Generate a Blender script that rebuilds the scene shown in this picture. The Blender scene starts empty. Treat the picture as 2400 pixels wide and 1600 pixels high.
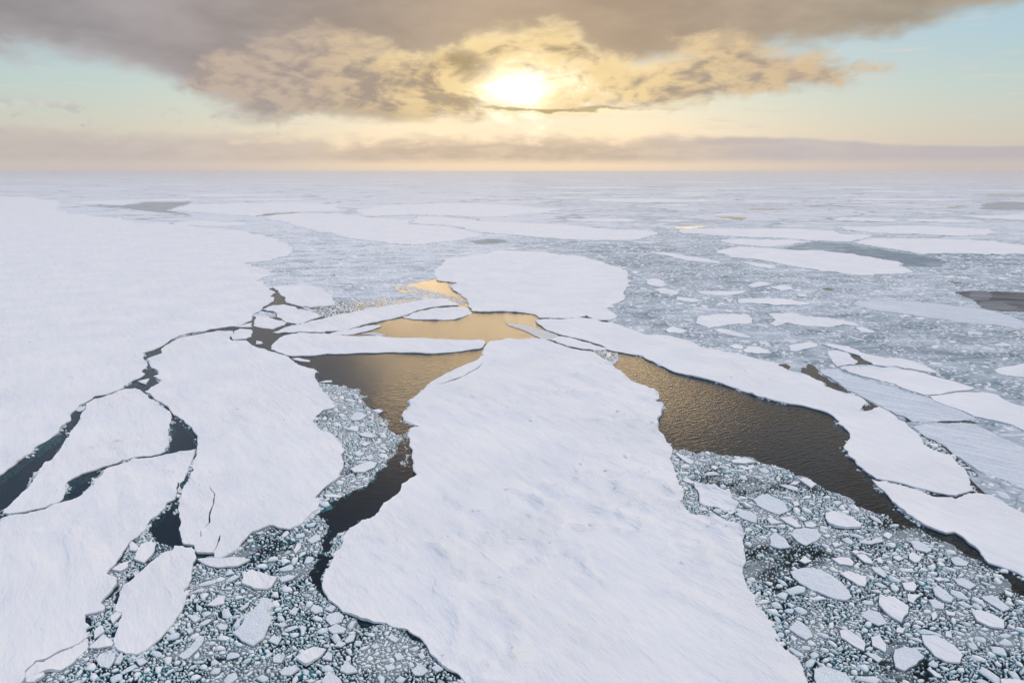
import bpy, math, random
import numpy as np
from mathutils import Vector, Matrix
from mathutils.geometry import delaunay_2d_cdt

sc = bpy.context.scene
rad = math.radians
COL = sc.collection

# ---------------------------------------------------------------- camera
CAM_H = 100.0
cam = bpy.data.cameras.new('camera')
cam.lens = 24.0; cam.sensor_width = 36.0
cam.clip_start = 1.0; cam.clip_end = 200000.0
co = bpy.data.objects.new('camera', cam); COL.objects.link(co)
co.location = (0, 0, CAM_H)
co.rotation_euler = (rad(90 - 13.97), 0, 0)
sc.camera = co

# ---------------------------------------------------------------- view
sc.view_settings.view_transform = 'Standard'
sc.view_settings.look = 'None'
sc.view_settings.exposure = 0.0
sc.view_settings.gamma = 1.0
sc.view_settings.use_curve_mapping = False
sc.render.engine = 'CYCLES'
sc.cycles.max_bounces = 4
sc.cycles.transparent_max_bounces = 8
sc.cycles.volume_bounces = 1
sc.cycles.sample_clamp_indirect = 6.0

# ---------------------------------------------------------------- sun
SUN_AZ, SUN_EL = 1.2, 6.45
sd = Vector((math.sin(rad(SUN_AZ)) * math.cos(rad(SUN_EL)), math.cos(rad(SUN_AZ)) * math.cos(rad(SUN_EL)), math.sin(rad(SUN_EL))))
sun = bpy.data.lights.new('sun', 'SUN')
sun.energy = 0.5; sun.angle = rad(30.0); sun.color = (1.0, 0.70, 0.36)
so = bpy.data.objects.new('sun', sun); COL.objects.link(so)
so.rotation_euler = sd.to_track_quat('Z', 'Y').to_euler()
so.location = (0, 0, 400)

# ---------------------------------------------------------------- node helpers
class NT:
    def __init__(s, tree):
        s.t = tree; s.n = tree.nodes; s.l = tree.links
    def put(s, sock, v):
        if hasattr(v, 'links'): s.l.new(v, sock)
        else:
            try: sock.default_value = v
            except Exception:
                sock.default_value = (v[0], v[1], v[2], 1.0)
    def m(s, op, *a, clamp=False):
        n = s.n.new('ShaderNodeMath'); n.operation = op; n.use_clamp = clamp
        for i, v in enumerate(a): s.put(n.inputs[i], v)
        return n.outputs[0]
    def add(s, a, b): return s.m('ADD', a, b)
    def sub(s, a, b): return s.m('SUBTRACT', a, b)
    def mul(s, a, b): return s.m('MULTIPLY', a, b)
    def v(s, op, *a):
        n = s.n.new('ShaderNodeVectorMath'); n.operation = op
        for i, x in enumerate(a):
            if op == 'SCALE' and i == 1: s.put(n.inputs['Scale'], x)
            else: s.put(n.inputs[i], x)
        return n.outputs['Value'] if op in ('DOT_PRODUCT', 'LENGTH', 'DISTANCE') else n.outputs[0]
    def ss(s, x, lo, hi, a=0.0, b=1.0):
        n = s.n.new('ShaderNodeMapRange'); n.interpolation_type = 'SMOOTHSTEP'
        s.put(n.inputs['Value'], x); s.put(n.inputs['From Min'], lo); s.put(n.inputs['From Max'], hi)
        s.put(n.inputs['To Min'], a); s.put(n.inputs['To Max'], b)
        return n.outputs['Result']
    def mix(s, f, a, b, mode='MIX'):
        n = s.n.new('ShaderNodeMix'); n.data_type = 'RGBA'; n.blend_type = mode
        n.clamp_factor = True
        s.put(n.inputs[0], f); s.put(n.inputs[6], a); s.put(n.inputs[7], b)
        return n.outputs[2]
    def noise(s, vec, scale, detail=6, rough=.55, dist=0.0, lac=2.0):
        n = s.n.new('ShaderNodeTexNoise')
        s.put(n.inputs['Vector'], vec); s.put(n.inputs['Scale'], scale); s.put(n.inputs['Detail'], detail)
        s.put(n.inputs['Roughness'], rough); s.put(n.inputs['Distortion'], dist); s.put(n.inputs['Lacunarity'], lac)
        return n.outputs['Fac']
    def voro(s, vec, scale, feature='F1', rnd=1.0, out='Distance'):
        n = s.n.new('ShaderNodeTexVoronoi'); n.feature = feature
        s.put(n.inputs['Vector'], vec); s.put(n.inputs['Scale'], scale); s.put(n.inputs['Randomness'], rnd)
        return n.outputs[out]
    def curve(s, x, pts, lo, hi, scale):
        # piecewise curve of x (lo..hi), values divided by scale for the node, multiplied back
        u = s.m('DIVIDE', s.sub(x, lo), hi - lo, clamp=True)
        n = s.n.new('ShaderNodeFloatCurve'); c = n.mapping.curves[0]
        P = [((a - lo) / (hi - lo), b / scale) for a, b in pts]
        c.points[0].location = P[0]; c.points[1].location = P[-1]
        for p in P[1:-1]: c.points.new(*p)
        n.mapping.update()
        s.put(n.inputs['Value'], u)
        return s.mul(n.outputs[0], scale)
    def sep(s, v):
        n = s.n.new('ShaderNodeSeparateXYZ'); s.put(n.inputs[0], v); return n.outputs
    def comb(s, x, y, z):
        n = s.n.new('ShaderNodeCombineXYZ')
        for i, q in enumerate((x, y, z)): s.put(n.inputs[i], q)
        return n.outputs[0]

# ---------------------------------------------------------------- world: low sun behind broken cloud
def make_world():
    w = bpy.data.worlds.new('World'); sc.world = w; w.use_nodes = True
    t = NT(w.node_tree); t.n.clear()
    out = t.n.new('ShaderNodeOutputWorld'); bg = t.n.new('ShaderNodeBackground')
    t.l.new(bg.outputs[0], out.inputs[0]); bg.inputs['Strength'].default_value = 0.1
    sky = t.n.new('ShaderNodeTexSky'); sky.sky_type = 'NISHITA'; sky.sun_disc = False
    sky.sun_elevation = rad(SUN_EL); sky.sun_rotation = rad(SUN_AZ)
    sky.air_density = 1.0; sky.dust_density = 1.0; sky.ozone_density = 1.0
    tc = t.n.new('ShaderNodeTexCoord'); D = t.v('NORMALIZE', tc.outputs['Generated'])
    x, y, z = t.sep(D)
    az = t.mul(t.m('ARCTAN2', x, y), 180 / math.pi)
    el = t.mul(t.m('ARCSINE', z), 180 / math.pi)
    dot = t.v('DOT_PRODUCT', D, tuple(sd))
    dist = t.mul(t.m('ARCCOSINE', t.m('MINIMUM', dot, 1.0)), 180 / math.pi)
    def fall(k): return t.m('POWER', 2.718, t.mul(dist, -1.0 / k))
    # direction stretched upwards: clouds are wider than tall near the horizon
    Q = t.comb(x, y, t.mul(z, 2.2))
    warp = t.sub(t.noise(Q, 7.0, 2, .5), .5)
    Qw = t.v('ADD', Q, t.v('SCALE', t.comb(warp, 0.0, t.mul(warp, .8)), .10))
    n_big = t.noise(Q, 4.0, 4, .55)
    n_c = t.noise(Qw, 10.0, 7, .60)
    n_l = t.noise(Qw, 7.0, 5, .5)
    tosun = t.v('SCALE', t.v('NORMALIZE', t.v('SUBTRACT', (sd.x, sd.y, sd.z * 2.2 + .05), Q)), .030)
    n_l2 = t.noise(t.v('ADD', Qw, tosun), 7.0, 5, .5)
    lit = t.sub(n_l, n_l2)
    n_e = t.noise(Qw, 17.0, 5, .55)
    lit2 = t.sub(n_e, t.noise(t.v('ADD', Qw, t.v('SCALE', tosun, .42)), 17.0, 5, .55))
    n_w = t.noise(t.comb(x, y, t.mul(z, 9.0)), 14.0, 7, .6)      # thin horizontal wisps
    # ---- clear sky
    clear = t.mix(1.0, sky.outputs[0], (1.0, 1.0, 1.0, 1), 'MULTIPLY')
    grad = t.mix(t.ss(el, 1.0, 6.0), (6.4, 6.1, 5.4, 1), t.mix(t.ss(el, 4.5, 10.0), (5.2, 6.6, 6.5, 1), (4.2, 6.3, 7.6, 1)))
    grad = t.mix(t.ss(el, 11.0, 26.0), grad, (ZEN[0], ZEN[1], ZEN[2], 1))
    clear = t.mix(.8, clear, grad)
    clear = t.mix(t.mul(fall(12.0), .9), clear, (7.0, 6.7, 5.8, 1))
    col = clear
    wf = t.mul(t.ss(n_w, .53, .72), t.mul(t.mul(t.ss(el, 1.5, 4.0), t.ss(el, 18.0, 11.0)), .55))
    col = t.mix(wf, col, t.mix(t.ss(dist, 4, 22), (8.6, 7.0, 4.6, 1), (7.2, 6.6, 6.1, 1)))
    # ---- low veil near the horizon
    veil = t.mul(t.m('POWER', 2.718, t.mul(el, -1 / 1.9)), .94)
    veilc = t.mix(t.ss(dist, 5, 32), (8.0, 6.6, 4.9, 1), (5.8, 5.2, 5.1, 1))
    col = t.mix(veil, col, veilc)
    # ---- upper deck
    edge = t.curve(az, [(-180, 9.5), (-60, 9.3), (-42, 8.0), (-35, 7.3), (-30, 7.0), (-26, 6.4), (-22, 5.0), (-17, 4.2), (-10, 4.2), (-2, 6.0), (8, 7.5), (14, 8.6), (20, 9.0), (27, 9.5), (33, 10.4), (42, 11.2), (60, 10.5), (180, 9.5)], -180, 180, 15.0)
    ragged = t.add(t.mul(t.sub(n_big, .5), 4.6), t.mul(t.sub(n_c, .5), 3.2))
    dx = t.add(t.sub(el, edge), ragged)
    md = t.ss(dx, -.8, 1.0)
    # the deck breaks up overhead, most on the left
    gaps = t.mul(t.ss(el, 11.5, 19.0), t.ss(t.add(az, t.mul(t.sub(n_big, .5), 40.0)), -8.0, -28.0))
    md = t.mul(md, t.sub(1.0, t.mul(gaps, .97)))
    deckc = t.mix(t.ss(az, -34, 4), (3.3, 3.0, 3.1, 1), (4.1, 3.0, 2.2, 1))
    deckc = t.mix(t.ss(az, 6, 32), deckc, (4.2, 3.5, 2.65, 1))
    tex = t.noise(t.comb(x, y, t.mul(z, 3.5)), 6.0, 5, .55)
    deckc = t.mix(1.0, deckc, t.comb(*[t.ss(t.add(tex, t.mul(t.sub(n_c, .5), .5)), .2, .8, .82, 1.2)] * 3), 'MULTIPLY')
    deckc = t.mix(t.mul(fall(7.0), .45), deckc, (7.2, 5.5, 3.4, 1))
    deckc = t.mix(t.ss(el, 12.0, 17.0, 0.0, .8), deckc, (7.2, 6.9, 6.8, 1))
    deckc = t.mix(t.ss(el, 20.0, 29.0, 0.0, .95), deckc, (1.0, 1.2, 1.5, 1))  # deck above the frame, darkened to set the water reflections
    deckc = t.mix(t.ss(el, 40.0, 68.0), deckc, (HIGH[0], HIGH[1], HIGH[2], 1))  # unseen bright overhead, added to light the snow
    rim = t.mul(t.ss(dx, 1.8, -.2), t.ss(az, -12, -24))
    deckc = t.mix(t.mul(rim, .45), deckc, (6.2, 6.0, 6.0, 1))
    col = t.mix(t.mul(md, .96), col, deckc)
    # ---- golden cumulus under the deck
    top = t.curve(az, [(-60, 3.0), (-27, 5.0), (-23, 7.6), (-19, 9.8), (-15, 10.4), (-12, 9.9), (-8, 8.9), (-5, 9.6), (0, 10.9), (3, 11.1), (6, 9.8), (9, 8.6), (12, 8.8), (15, 9.6), (18, 9.1), (22, 8.1), (26, 7.6), (29, 6.4), (33, 4.0), (60, 3.0)], -60, 60, 14.0)
    bot = t.curve(az, [(-60, 7.0), (-27, 6.2), (-22, 4.8), (-15, 4.2), (-10, 3.9), (0, 4.3), (6, 4.7), (12, 5.0), (18, 5.4), (24, 6.0), (29, 7.0), (60, 9.0)], -60, 60, 14.0)
    bt = t.sub(top, el)
    band = t.m('MINIMUM', bt, t.sub(el, bot))
    n_f = t.noise(Qw, 30.0, 5, .62)
    nz = t.add(t.mul(t.sub(n_c, .5), 4.6), t.mul(t.sub(n_f, .5), 1.4))
    mcx = t.add(band, nz)
    mc = t.ss(mcx, -.5, .9)
    streak = t.noise(t.comb(x, y, t.mul(z, 6.0)), 9.0, 5, .6)
    lamb = t.add(t.add(t.mul(lit, 2.6), t.mul(lit2, 2.4)), t.add(.56, t.add(t.mul(t.sub(n_f, .5), .9), t.mul(t.sub(streak, .5), 1.3))))
    dark = t.mix(fall(9.0), (4.1, 3.3, 2.8, 1), (3.6, 2.5, 1.2, 1))
    brt = t.mix(t.ss(dist, 5, 22), (9.2, 6.9, 3.5, 1), (6.6, 4.9, 3.1, 1))
    cumc = t.mix(t.ss(lamb, .10, .85), dark, brt)
    lip = t.mul(t.ss(t.add(bt, nz), 1.6, -.1), t.ss(dist, 28, 10, .2, .85))
    cumc = t.mix(lip, cumc, t.mix(t.ss(dist, 4, 20), (10.6, 8.4, 4.8, 1), (8.2, 6.2, 3.8, 1)))
    ux = t.mul(t.add(az, 3.6), .42); uy = t.add(t.sub(el, 8.1), t.mul(t.add(az, 3.6), .18))
    spot = t.ss(t.add(t.m('SQRT', t.add(t.mul(ux, ux), t.mul(uy, uy))), t.mul(t.sub(n_c, .5), 3.0)), 1.35, .2)
    cumc = t.mix(t.mul(spot, .8), cumc, (3.0, 2.15, 1.15, 1))
    away = t.mul(t.ss(az, -5, -19), .72)            # left part sinks into the grey deck
    cumc = t.mix(away, cumc, t.mix(t.ss(lamb, .2, .9), (3.7, 3.2, 3.1, 1), (5.3, 4.4, 3.8, 1)))
    col = t.mix(t.mul(mc, t.ss(el, 3.5, 6.0, .72, .95)), col, cumc)
    # ---- the sun burning through
    sx = t.mul(t.sub(az, SUN_AZ), .60); sy = t.sub(el, SUN_EL - .15)
    de = t.m('SQRT', t.add(t.mul(sx, sx), t.mul(sy, sy)))
    den = t.m('MAXIMUM', t.add(de, t.add(t.mul(t.sub(n_c, .5), 5.0), t.mul(t.sub(n_f, .5), 2.2))), 0.0)
    g1 = t.m('POWER', 2.718, t.mul(t.mul(den, den), -1 / 2.6))
    g2 = t.m('POWER', 2.718, t.mul(den, -1 / 2.0))
    col = t.mix(t.mul(g2, .75), col, (10.8, 8.6, 5.0, 1))
    col = t.mix(1.0, col, t.mix(g1, (0, 0, 0, 1), (13.0, 12.0, 9.8, 1)), 'ADD')
    # thin dark bar below the sun
    bary = t.add(t.add(t.sub(el, 4.72), t.mul(t.sub(az, 3.0), .012)), t.mul(t.sub(n_c, .5), 1.1))
    bar = t.mul(t.ss(t.add(t.m('ABSOLUTE', bary), t.mul(t.sub(n_w, .5), -2.0)), .42, .05), t.ss(t.m('ABSOLUTE', t.sub(az, 3.6)), 9.5, 3.0))
    col = t.mix(t.mul(bar, .9), col, t.mix(t.ss(t.add(bary, t.mul(t.sub(n_c, .5), 1.5)), .16, -.05), (5.0, 3.8, 2.0, 1), (10.8, 9.0, 5.8, 1)))
    # ---- low bank above the horizon
    tb = t.curve(az, [(-180, 2.4), (-60, 2.6), (-36, 3.1), (-25, 2.9), (-18, 2.8), (-12, 2.9), (-4, 3.0), (4, 3.0), (10, 2.9), (18, 2.7), (25, 2.3), (31, 1.9), (36, 1.8), (60, 2.0), (180, 2.0)], -180, 180, 5.0)
    nb = t.noise(t.comb(x, y, t.mul(z, 2.8)), 20.0, 6, .58)
    lump = t.ss(az, 18, 8)
    bx = t.add(t.sub(tb, el), t.mul(t.sub(nb, .5), t.add(.5, t.mul(lump, 2.4))))
    mb = t.mul(t.ss(bx, -.12, t.add(.35, t.mul(lump, .8))), t.ss(el, .3, 1.1))
    mb = t.mul(mb, t.ss(az, -26, -6, .62, .82))
    mb = t.mul(mb, t.ss(streak, .30, .62, .72, 1.0))
    bankc = t.mix(t.ss(az, 4, 24), t.mix(t.ss(az, -30, -5), (4.9, 4.35, 4.4, 1), (5.2, 4.2, 3.3, 1)), (5.0, 4.6, 4.9, 1))
    bankc = t.mix(t.mul(t.ss(nb, .42, .66), t.mul(lump, .5)), bankc, t.mix(t.ss(dist, 4, 20), (7.6, 6.1, 4.3, 1), (6.0, 5.3, 5.0, 1)))
    brim = t.mul(t.ss(bx, .25, .0), t.ss(az, 8, 14))
    bankc = t.mix(t.mul(brim, .6), bankc, (7.4, 6.6, 5.7, 1))
    col = t.mix(mb, col, bankc)
    # small dark scud on the left
    sn = t.noise(t.comb(x, y, t.mul(z, 1.7)), 30.0, 4, .55)
    scud = t.mul(t.mul(t.ss(sn, .54, .66), t.mul(t.ss(el, 2.0, 2.8), t.ss(el, 5.0, 3.6))), t.ss(az, -16, -20))
    col = t.mix(t.mul(scud, .55), col, (4.2, 3.9, 3.9, 1))
    t.l.new(col, bg.inputs['Color'])
    w.cycles.sampling_method = 'MANUAL'; w.cycles.sample_map_resolution = 512
ZEN = (.9, 2.5, 5.8)
HIGH = (34.0, 32.0, 31.0)
make_world()

# ---------------------------------------------------------------- traced outlines, metres on the sea (x right, y away from the camera)
FLOES = [
 ('ice_floe','snow',0.72,'vast smooth white ice floe filling the whole left side of the picture','ice floe',None,
  [-4062,2456,-2740,2987,-2134,2908,-1955,2823,-1617,2466,-1311,2007,-1082,1691,-924,1554,-865,1529,-748,1376,-675,1356,-575,1273,-516,1234,-452,1173,-410,1118,-347,1021,-322,979,-290,913,-280,870,-276,817,-276,783,-299,764,-266,722,-234,678,-239,646,-241,637,-232,629,-221,604,-213,594,-203,577,-199,553,-193,546,-189,524,-187,503,-186,492,-185,477,-179,457,-181,450,-182,439,-180,448,-183,441,-188,440,-193,436,-197,430,-205,423,-208,415,-208,402,-206,389,-206,380,-209,373,-205,368,-202,361,-196,353,-193,348,-191,343,-191,338,-186,332,-185,327,-186,320,-186,312,-184,309,-185,304,-187,299,-191,297,-190,294,-190,290,-190,284,-188,278,-185,270,-182,265,-181,258,-178,249,-178,241,-176,233,-175,226,-174,221,-173,215,-173,212,-175,189,-210,179,-359,257,-927,541],[]),
 ('ice_floe','snow',0.66,'white kite-shaped ice floe between the dark left lead and the dark triangular pool','ice floe',None,
  [-188.45,286.47,-188.62,292.43,-185.4,297.06,-184.11,301.82,-182.97,307.56,-178.72,308.74,-171.9,302.63,-167.14,297.37,-161.89,291.98,-155.6,285.3,-147.95,277.51,-144.86,273.83,-142.1,268.8,-140.45,264.94,-137.3,257.53,-133.61,248.21,-129.5,241.09,-129.07,236.88,-127.66,232.81,-128.6,230.72,-130.76,229.54,-133.89,228.77,-136.9,226.36,-139.7,223.07,-142.06,219.86,-143.87,216.56,-145.9,214.38,-146.74,210.98,-147.35,208.48,-146.68,206.29,-144.98,203.89,-143.63,200.93,-146.84,206.53,-144.1,202.56,-140.88,195.47,-140.93,193.56,-142.82,190.37,-146.44,187.78,-151.1,186.26,-152.85,186.43,-154.37,188.81,-154.6,192.31,-156.14,198.72,-157.78,205.53,-160.43,212.75,-162.66,217.09,-158.83,206.29,-161.62,214.64,-164.14,221.78,-164.15,226.46,-166.06,231.81,-168.99,239.49,-171.47,245.98,-174.06,252.79,-175.35,256.93,-176.84,261.81,-178.6,266.86,-182.57,274.1,-184.29,279.6],[]),
 ('ice_floe','snow',0.78,'broad white ice floe filling the lower left corner','ice floe',None,
  [-149.9,181.27,-150.41,184.2,-149.84,184.53,-145.33,186.2,-141.84,188.93,-140.01,193.15,-137.95,195.23,-136.82,198.96,-136.69,205.28,-139.31,213.57,-139.82,216.83,-136.86,203.65,-137.59,207.25,-139.33,212.67,-140.16,216.3,-139.53,218.79,-137.52,222.61,-134.98,224.29,-132.52,226.56,-129.22,228.1,-125.39,230.64,-121.59,232.63,-116.63,234.45,-115.52,231.53,-114.8,229.07,-112.94,222.43,-111.4,217.01,-109.89,210.97,-109.4,206.85,-107.19,200.69,-110.56,208.32,-107.23,200.38,-105.64,196.15,-106.66,193.87,-106.38,189.88,-105.9,186.03,-106.65,183.13,-105.98,179.52,-105.13,175.65,-105.84,171.93,-105.99,169.76,-105.18,166.25,-104.21,161.54,-103.46,157.69,-103.27,154.29,-99.49,152.5,-98.18,149.86,-97.78,145.92,-97.86,142.68,-95.98,141.11,-95.24,139.56,-97.17,138.8,-99.08,138.3,-97.87,136.56,-96.38,134.61,-94.76,131.79,-93.65,130.59,-94.7,128.17,-96.06,126.59,-97.29,124.88,-98.34,123.21,-99.87,122.71,-99.55,121.41,-100,119.62,-98.52,117.48,-98.34,116.05,-96.67,110.4,-91.7,101.31,-122.26,101.31,-176.92,128.85,-178.75,171.79],[]),
 ('ice_floe','snow',0.6,'narrow cracked-off ice slab along the lower left floe above the brash','ice floe',None,
  [-97.94,122.85,-97.02,124.43,-95.8,126.13,-94.4,127.65,-93.38,130.1,-91.67,127.52,-91.86,124.94,-92.06,122.04,-93.04,120.03,-95.86,119.64,-97.52,118.39,-97.74,116.71,-99.31,118.85,-99.57,119.56,-99.2,121.15,-99.49,122.44,-97.9,122.28],[]),
 ('ice_floe','snow',0.7,'isolated oval white ice floe at lower left, brash on its right side','ice floe',None,
  [-92.2,167.63,-90.1,167.91,-88.9,166.94,-87.33,167.15,-85.62,165.42,-83.94,162.33,-83.48,159.08,-81.84,154.72,-80.19,149.98,-80.17,148.84,-80.64,147.71,-79.2,146.04,-77.78,142.27,-77.12,139.17,-77.04,135.69,-77.26,132.36,-77.66,128.94,-78.48,126.52,-79.91,124.81,-82.05,125.03,-83.97,125.88,-85.99,127.39,-86.89,128.72,-87.97,131.43,-88.3,132.83,-89.68,136.67,-90.61,138.91,-92.88,139.57,-94.03,143.33,-95.52,146.59,-96.09,149.41,-95.32,151.73,-95.15,155.95,-95.03,159.08,-94.37,162,-93.32,165.01,-91.82,165.7],[]),
 ('ice_floe','snow',0.8,'long wavy white ice floe left of the central brash channel, finely cracked at its tip','ice floe',None,
  [-197.44,371.14,-201.06,378.38,-203.22,385.9,-204.17,395.03,-204.16,405.97,-201.43,414.56,-197.29,418.98,-194.44,423.5,-189.43,428.11,-181.59,428.11,-178.52,425.33,-176.09,419.88,-174.79,411.66,-168.91,400.43,-161.06,401.25,-155.62,393.7,-149.41,385.9,-149.04,384.88,-144.35,382.36,-139.79,377.4,-133.74,373.29,-128.5,368.55,-122.72,362.78,-119.6,357.63,-112.53,347.92,-106.99,342.74,-100.31,337.11,-99.42,329.93,-96.27,321.56,-92.5,312.72,-89.12,305.97,-84.95,297.9,-80.49,290.21,-78.02,284.32,-77.06,281.46,-81.1,277.95,-82.26,271.17,-81.98,265.33,-78.68,259.1,-75.9,253.72,-71.42,251.39,-67.31,245.19,-63.66,238.74,-61.54,234.09,-61.85,229.61,-60.75,226.71,-59.05,222.02,-58.73,216.79,-58.23,211.4,-59.9,207.25,-61.25,202.27,-62.06,196.58,-59.57,192.93,-58.9,188.98,-60.35,186.84,-60.73,183.92,-61.53,179.88,-62.75,178.7,-63.83,177.15,-67.21,177.92,-69.31,179.49,-70.49,179.49,-71.66,178.31,-72.67,176.76,-73.95,176,-74.47,172.26,-74.74,169.01,-74.87,165.53,-76.12,163.16,-77.16,162.17,-78.91,162.04,-79.23,162.5,-80.36,164.58,-84.62,164.44,-86.01,166.22,-87.08,168.1,-87.84,168.31,-89.09,168.59,-90.67,169.16,-92.33,171.9,-95.57,177.15,-98.18,183.51,-102.42,192.04,-103.92,196.58,-105.46,199.86,-107.32,205.24,-107.89,210.35,-108.98,216.79,-106.86,206,-108.87,214.34,-108.85,216.08,-111.4,220.55,-113.66,228.54,-116.2,235.01,-120.42,244.53,-122.71,248.99,-127.09,255.37,-133.34,262.31,-138.98,268.68,-145.67,276.02,-154.31,285.92,-162.51,294.47,-168.73,300.76,-171.24,303.34,-171.08,309.99,-171.64,319.94,-176.62,325.05,-179.19,326.91,-178.37,330.69,-181.29,336.52,-184.99,340.51,-189.63,344.59,-194.58,351.96,-199.73,359.63,-199.36,365.3,-197.51,370.67],[[-98.79,204.74,-98.66,204.84,-96.02,200.82,-94.25,198.92,-92.68,194.28,-90.99,188.54,-88.2,181.08,-88.29,178.08,-88.55,178.31,-88.71,181.24,-91.45,188.54,-93.06,194.28,-94.52,198.63,-96.19,200.63],[-88.94,176,-88.64,175.85,-87.16,172.85,-87.46,172.92],[-82.37,173.74,-82.15,173.67,-80.9,169.01,-80.37,165.12,-80.61,165.26,-81.18,169.16]]),
 ('ice_floe','snow',0.58,'small corner piece of ice split off the long wavy floe by a curved crack','ice floe',None,
  [-178.9,428.4,-176.4,430.6,-169.4,432.5,-165.5,424.4,-162.3,412.6,-163.1,406.3,-166.3,404.6,-170.6,405.2,-174.6,412.6,-176.1,420.8],[]),
 ('ice_floe','snow',0.92,'huge central white ice floe with drifted snow running from the golden lead to the bottom','ice floe',None,
  [-14.45,396.15,-13.26,399.67,-10.04,402.42,-3.47,407.17,0,408.87,0,405.2,6.63,403.8,11.31,405.48,19.93,404.64,22.42,401.59,27.21,394.02,32.97,385.18,39.94,378.67,45.59,376.22,47.92,367.4,50.51,359.42,53.7,348.56,54.73,336.31,57.08,326.7,59.84,317.59,64.13,312.34,66.43,305.6,67.3,297.54,65.68,292.12,63.99,289.86,65.25,285.43,66.15,281.83,63.63,275.55,61.9,269.53,59.48,264.38,59.2,258.79,57.29,251.67,58.63,246,58.62,242.17,59.43,238.45,58.87,233.31,57.77,229.33,56.12,225.48,56.42,221.75,55.97,216.52,57.15,215.44,55.73,214,55.78,209.06,54.31,206,54.91,201.72,54.41,197.9,52.94,193.61,51.95,193.01,51.6,191.52,52.62,188.9,53.84,187.18,56.34,186.34,58.52,184.39,60.86,184.11,62.81,181.66,64.97,179.27,65.36,176.43,65.49,173.66,64.06,170.48,63.34,167.17,62.09,162.63,59.92,157.89,58.64,152.93,58.36,151.17,58.09,148.86,58.33,146.61,58.76,144.96,57.85,142.81,57.6,140.71,58.65,139.17,58.74,137.66,58.65,135.69,58.38,133.29,57.61,129.6,58.25,127.38,59.37,125.01,60.05,123.12,60.23,121.49,59.64,118.71,59.15,115.88,59.25,109.17,57.56,100.23,7.36,96.63,-4.72,105.04,-8.52,115.88,-10.09,118.09,-11.6,119.65,-13.33,120.24,-14.55,121.24,-16.56,124.12,-18.41,127.55,-20.23,130.23,-23.34,133,-26.85,133.95,-28.65,135.39,-31.43,135.39,-34.11,136.37,-36.63,137.85,-39.44,139.11,-41.67,141.69,-43.76,143.55,-45.46,146.27,-46.73,148.51,-47.5,151.98,-47.8,154.38,-47.2,158.1,-47.13,161.32,-47.71,164.31,-46.66,166.02,-46.58,169.52,-46.83,175.41,-46.61,176.93,-45.39,178.49,-44.11,181.66,-42.68,182.47,-40.76,184.94,-40.02,187.46,-39.74,192.7,-38.11,195.42,-36.16,199.15,-36.07,205.49,-34.22,209.57,-32,213.26,-33.84,216.52,-34.52,222.67,-35.95,227.39,-36.4,233.31,-38.35,238.45,-38.6,241.63,-40.79,249.37,-40.09,256.37,-37.28,258.18,-40.34,261.24,-43.66,265.65,-46.37,271.51,-44.56,281.12,-45.33,291.36,-43.68,299.12,-41.79,303.95,-41.09,310.63,-39.61,315.82,-36.34,324.84,-32.88,334.34,-29.48,340.3,-25.95,346.46,-21.73,352.83,-18,360.54,-16.24,368.57,-16.4,383.15],[[-36.4,313.2,-31.8,316.9,-27,323.2,-22.3,333.6,-17.3,345.6,-15.8,350.7,-15.5,350.3,-17,344.4,-21.9,332.2,-26.6,321.7,-31.6,315.8]]),
 ('ice_floe','snow',0.76,'long white ice floe along the far side of the brown right-hand lead','ice floe',None,
  [18.97,461.96,26.43,463.4,37.87,464.85,45.89,469.61,56.93,465.94,60.89,455.25,67.33,453.51,72.37,443.02,78.55,428.59,85.32,416.49,95.56,416.49,101.37,412.11,106.38,405.01,109.47,391.49,112.49,383.77,118.97,380.02,125.67,371.53,132.49,364.53,138.78,356.67,141.02,353.18,140.54,345.77,142.17,339.64,143.57,334.69,146.82,331.78,149.07,327.98,149.02,321.51,151.58,318.81,149.53,311.82,151.01,305.93,153.43,300.24,155.53,298.33,157.8,295.83,158.13,289.88,157.49,287.65,154.51,284.29,149.11,277.23,151.43,276.27,154.93,277.65,159.93,281.85,160.89,276.54,160.75,271.15,159.28,265.95,160.66,262.79,159.08,256.07,158.98,251.38,157.63,246.84,156.54,243.54,154.45,239.25,154.23,234.09,156.39,231.08,158.42,228.63,156.48,222.47,155.28,215.3,152.68,210.15,148.72,201.94,140.12,197.46,135.35,200.73,132.26,203.14,128.88,206.56,124.82,209.02,121.81,210.18,121.35,213.57,121.12,215.3,121.4,218.83,120.85,221.55,121.91,225.28,121.38,228.63,123.12,233.08,122.68,235.1,125.3,239.78,128.32,243.54,131.34,248.53,132.63,252.54,133.43,257.87,132.79,262.16,134.56,264.04,134.66,271.15,134.34,274.5,131.49,278.62,127.92,283.57,122.57,285.74,118.89,288.68,115.41,292.44,112.07,297.23,107.21,305.27,103.66,311.99,98.63,319.89,93.16,325.36,89.77,329.11,87.82,330.06,81.56,338.84,78.08,349.12,74.18,358.88,72.3,368,67.23,370.34,63.95,372.72,59.57,376.34,55.17,380.51,54.05,386.31,47.67,397.33,46.06,400.59,40.13,407.54,33.31,414.73,29.53,419.15,24.5,427.66,20.72,437.14,18.55,445.35,16.22,458.41],[]),
 ('ice_floe','snow',0.84,'white ice floe at the right edge, under the curved dark crack of the long floe','ice floe',None,
  [119.99,209.84,120.85,208.35,123.93,207.37,127.92,204.87,131.29,201.49,132.78,197.59,138.73,195.27,148.43,200.26,151.93,197.01,153.66,186.45,158.28,167.22,153.58,144.14,136.51,140.83,131.68,149.02,129.8,153.67,129.31,155.5,127.35,157.67,124.98,159.9,125.75,163.18,126.63,167.28,126.51,172.29,126.1,175.27,123.16,174.89,120.9,177.56,118.94,182.32,118.46,186.45,118.22,193.85,119.53,200.57,119.21,203.62,119.68,208.03],[]),
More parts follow.
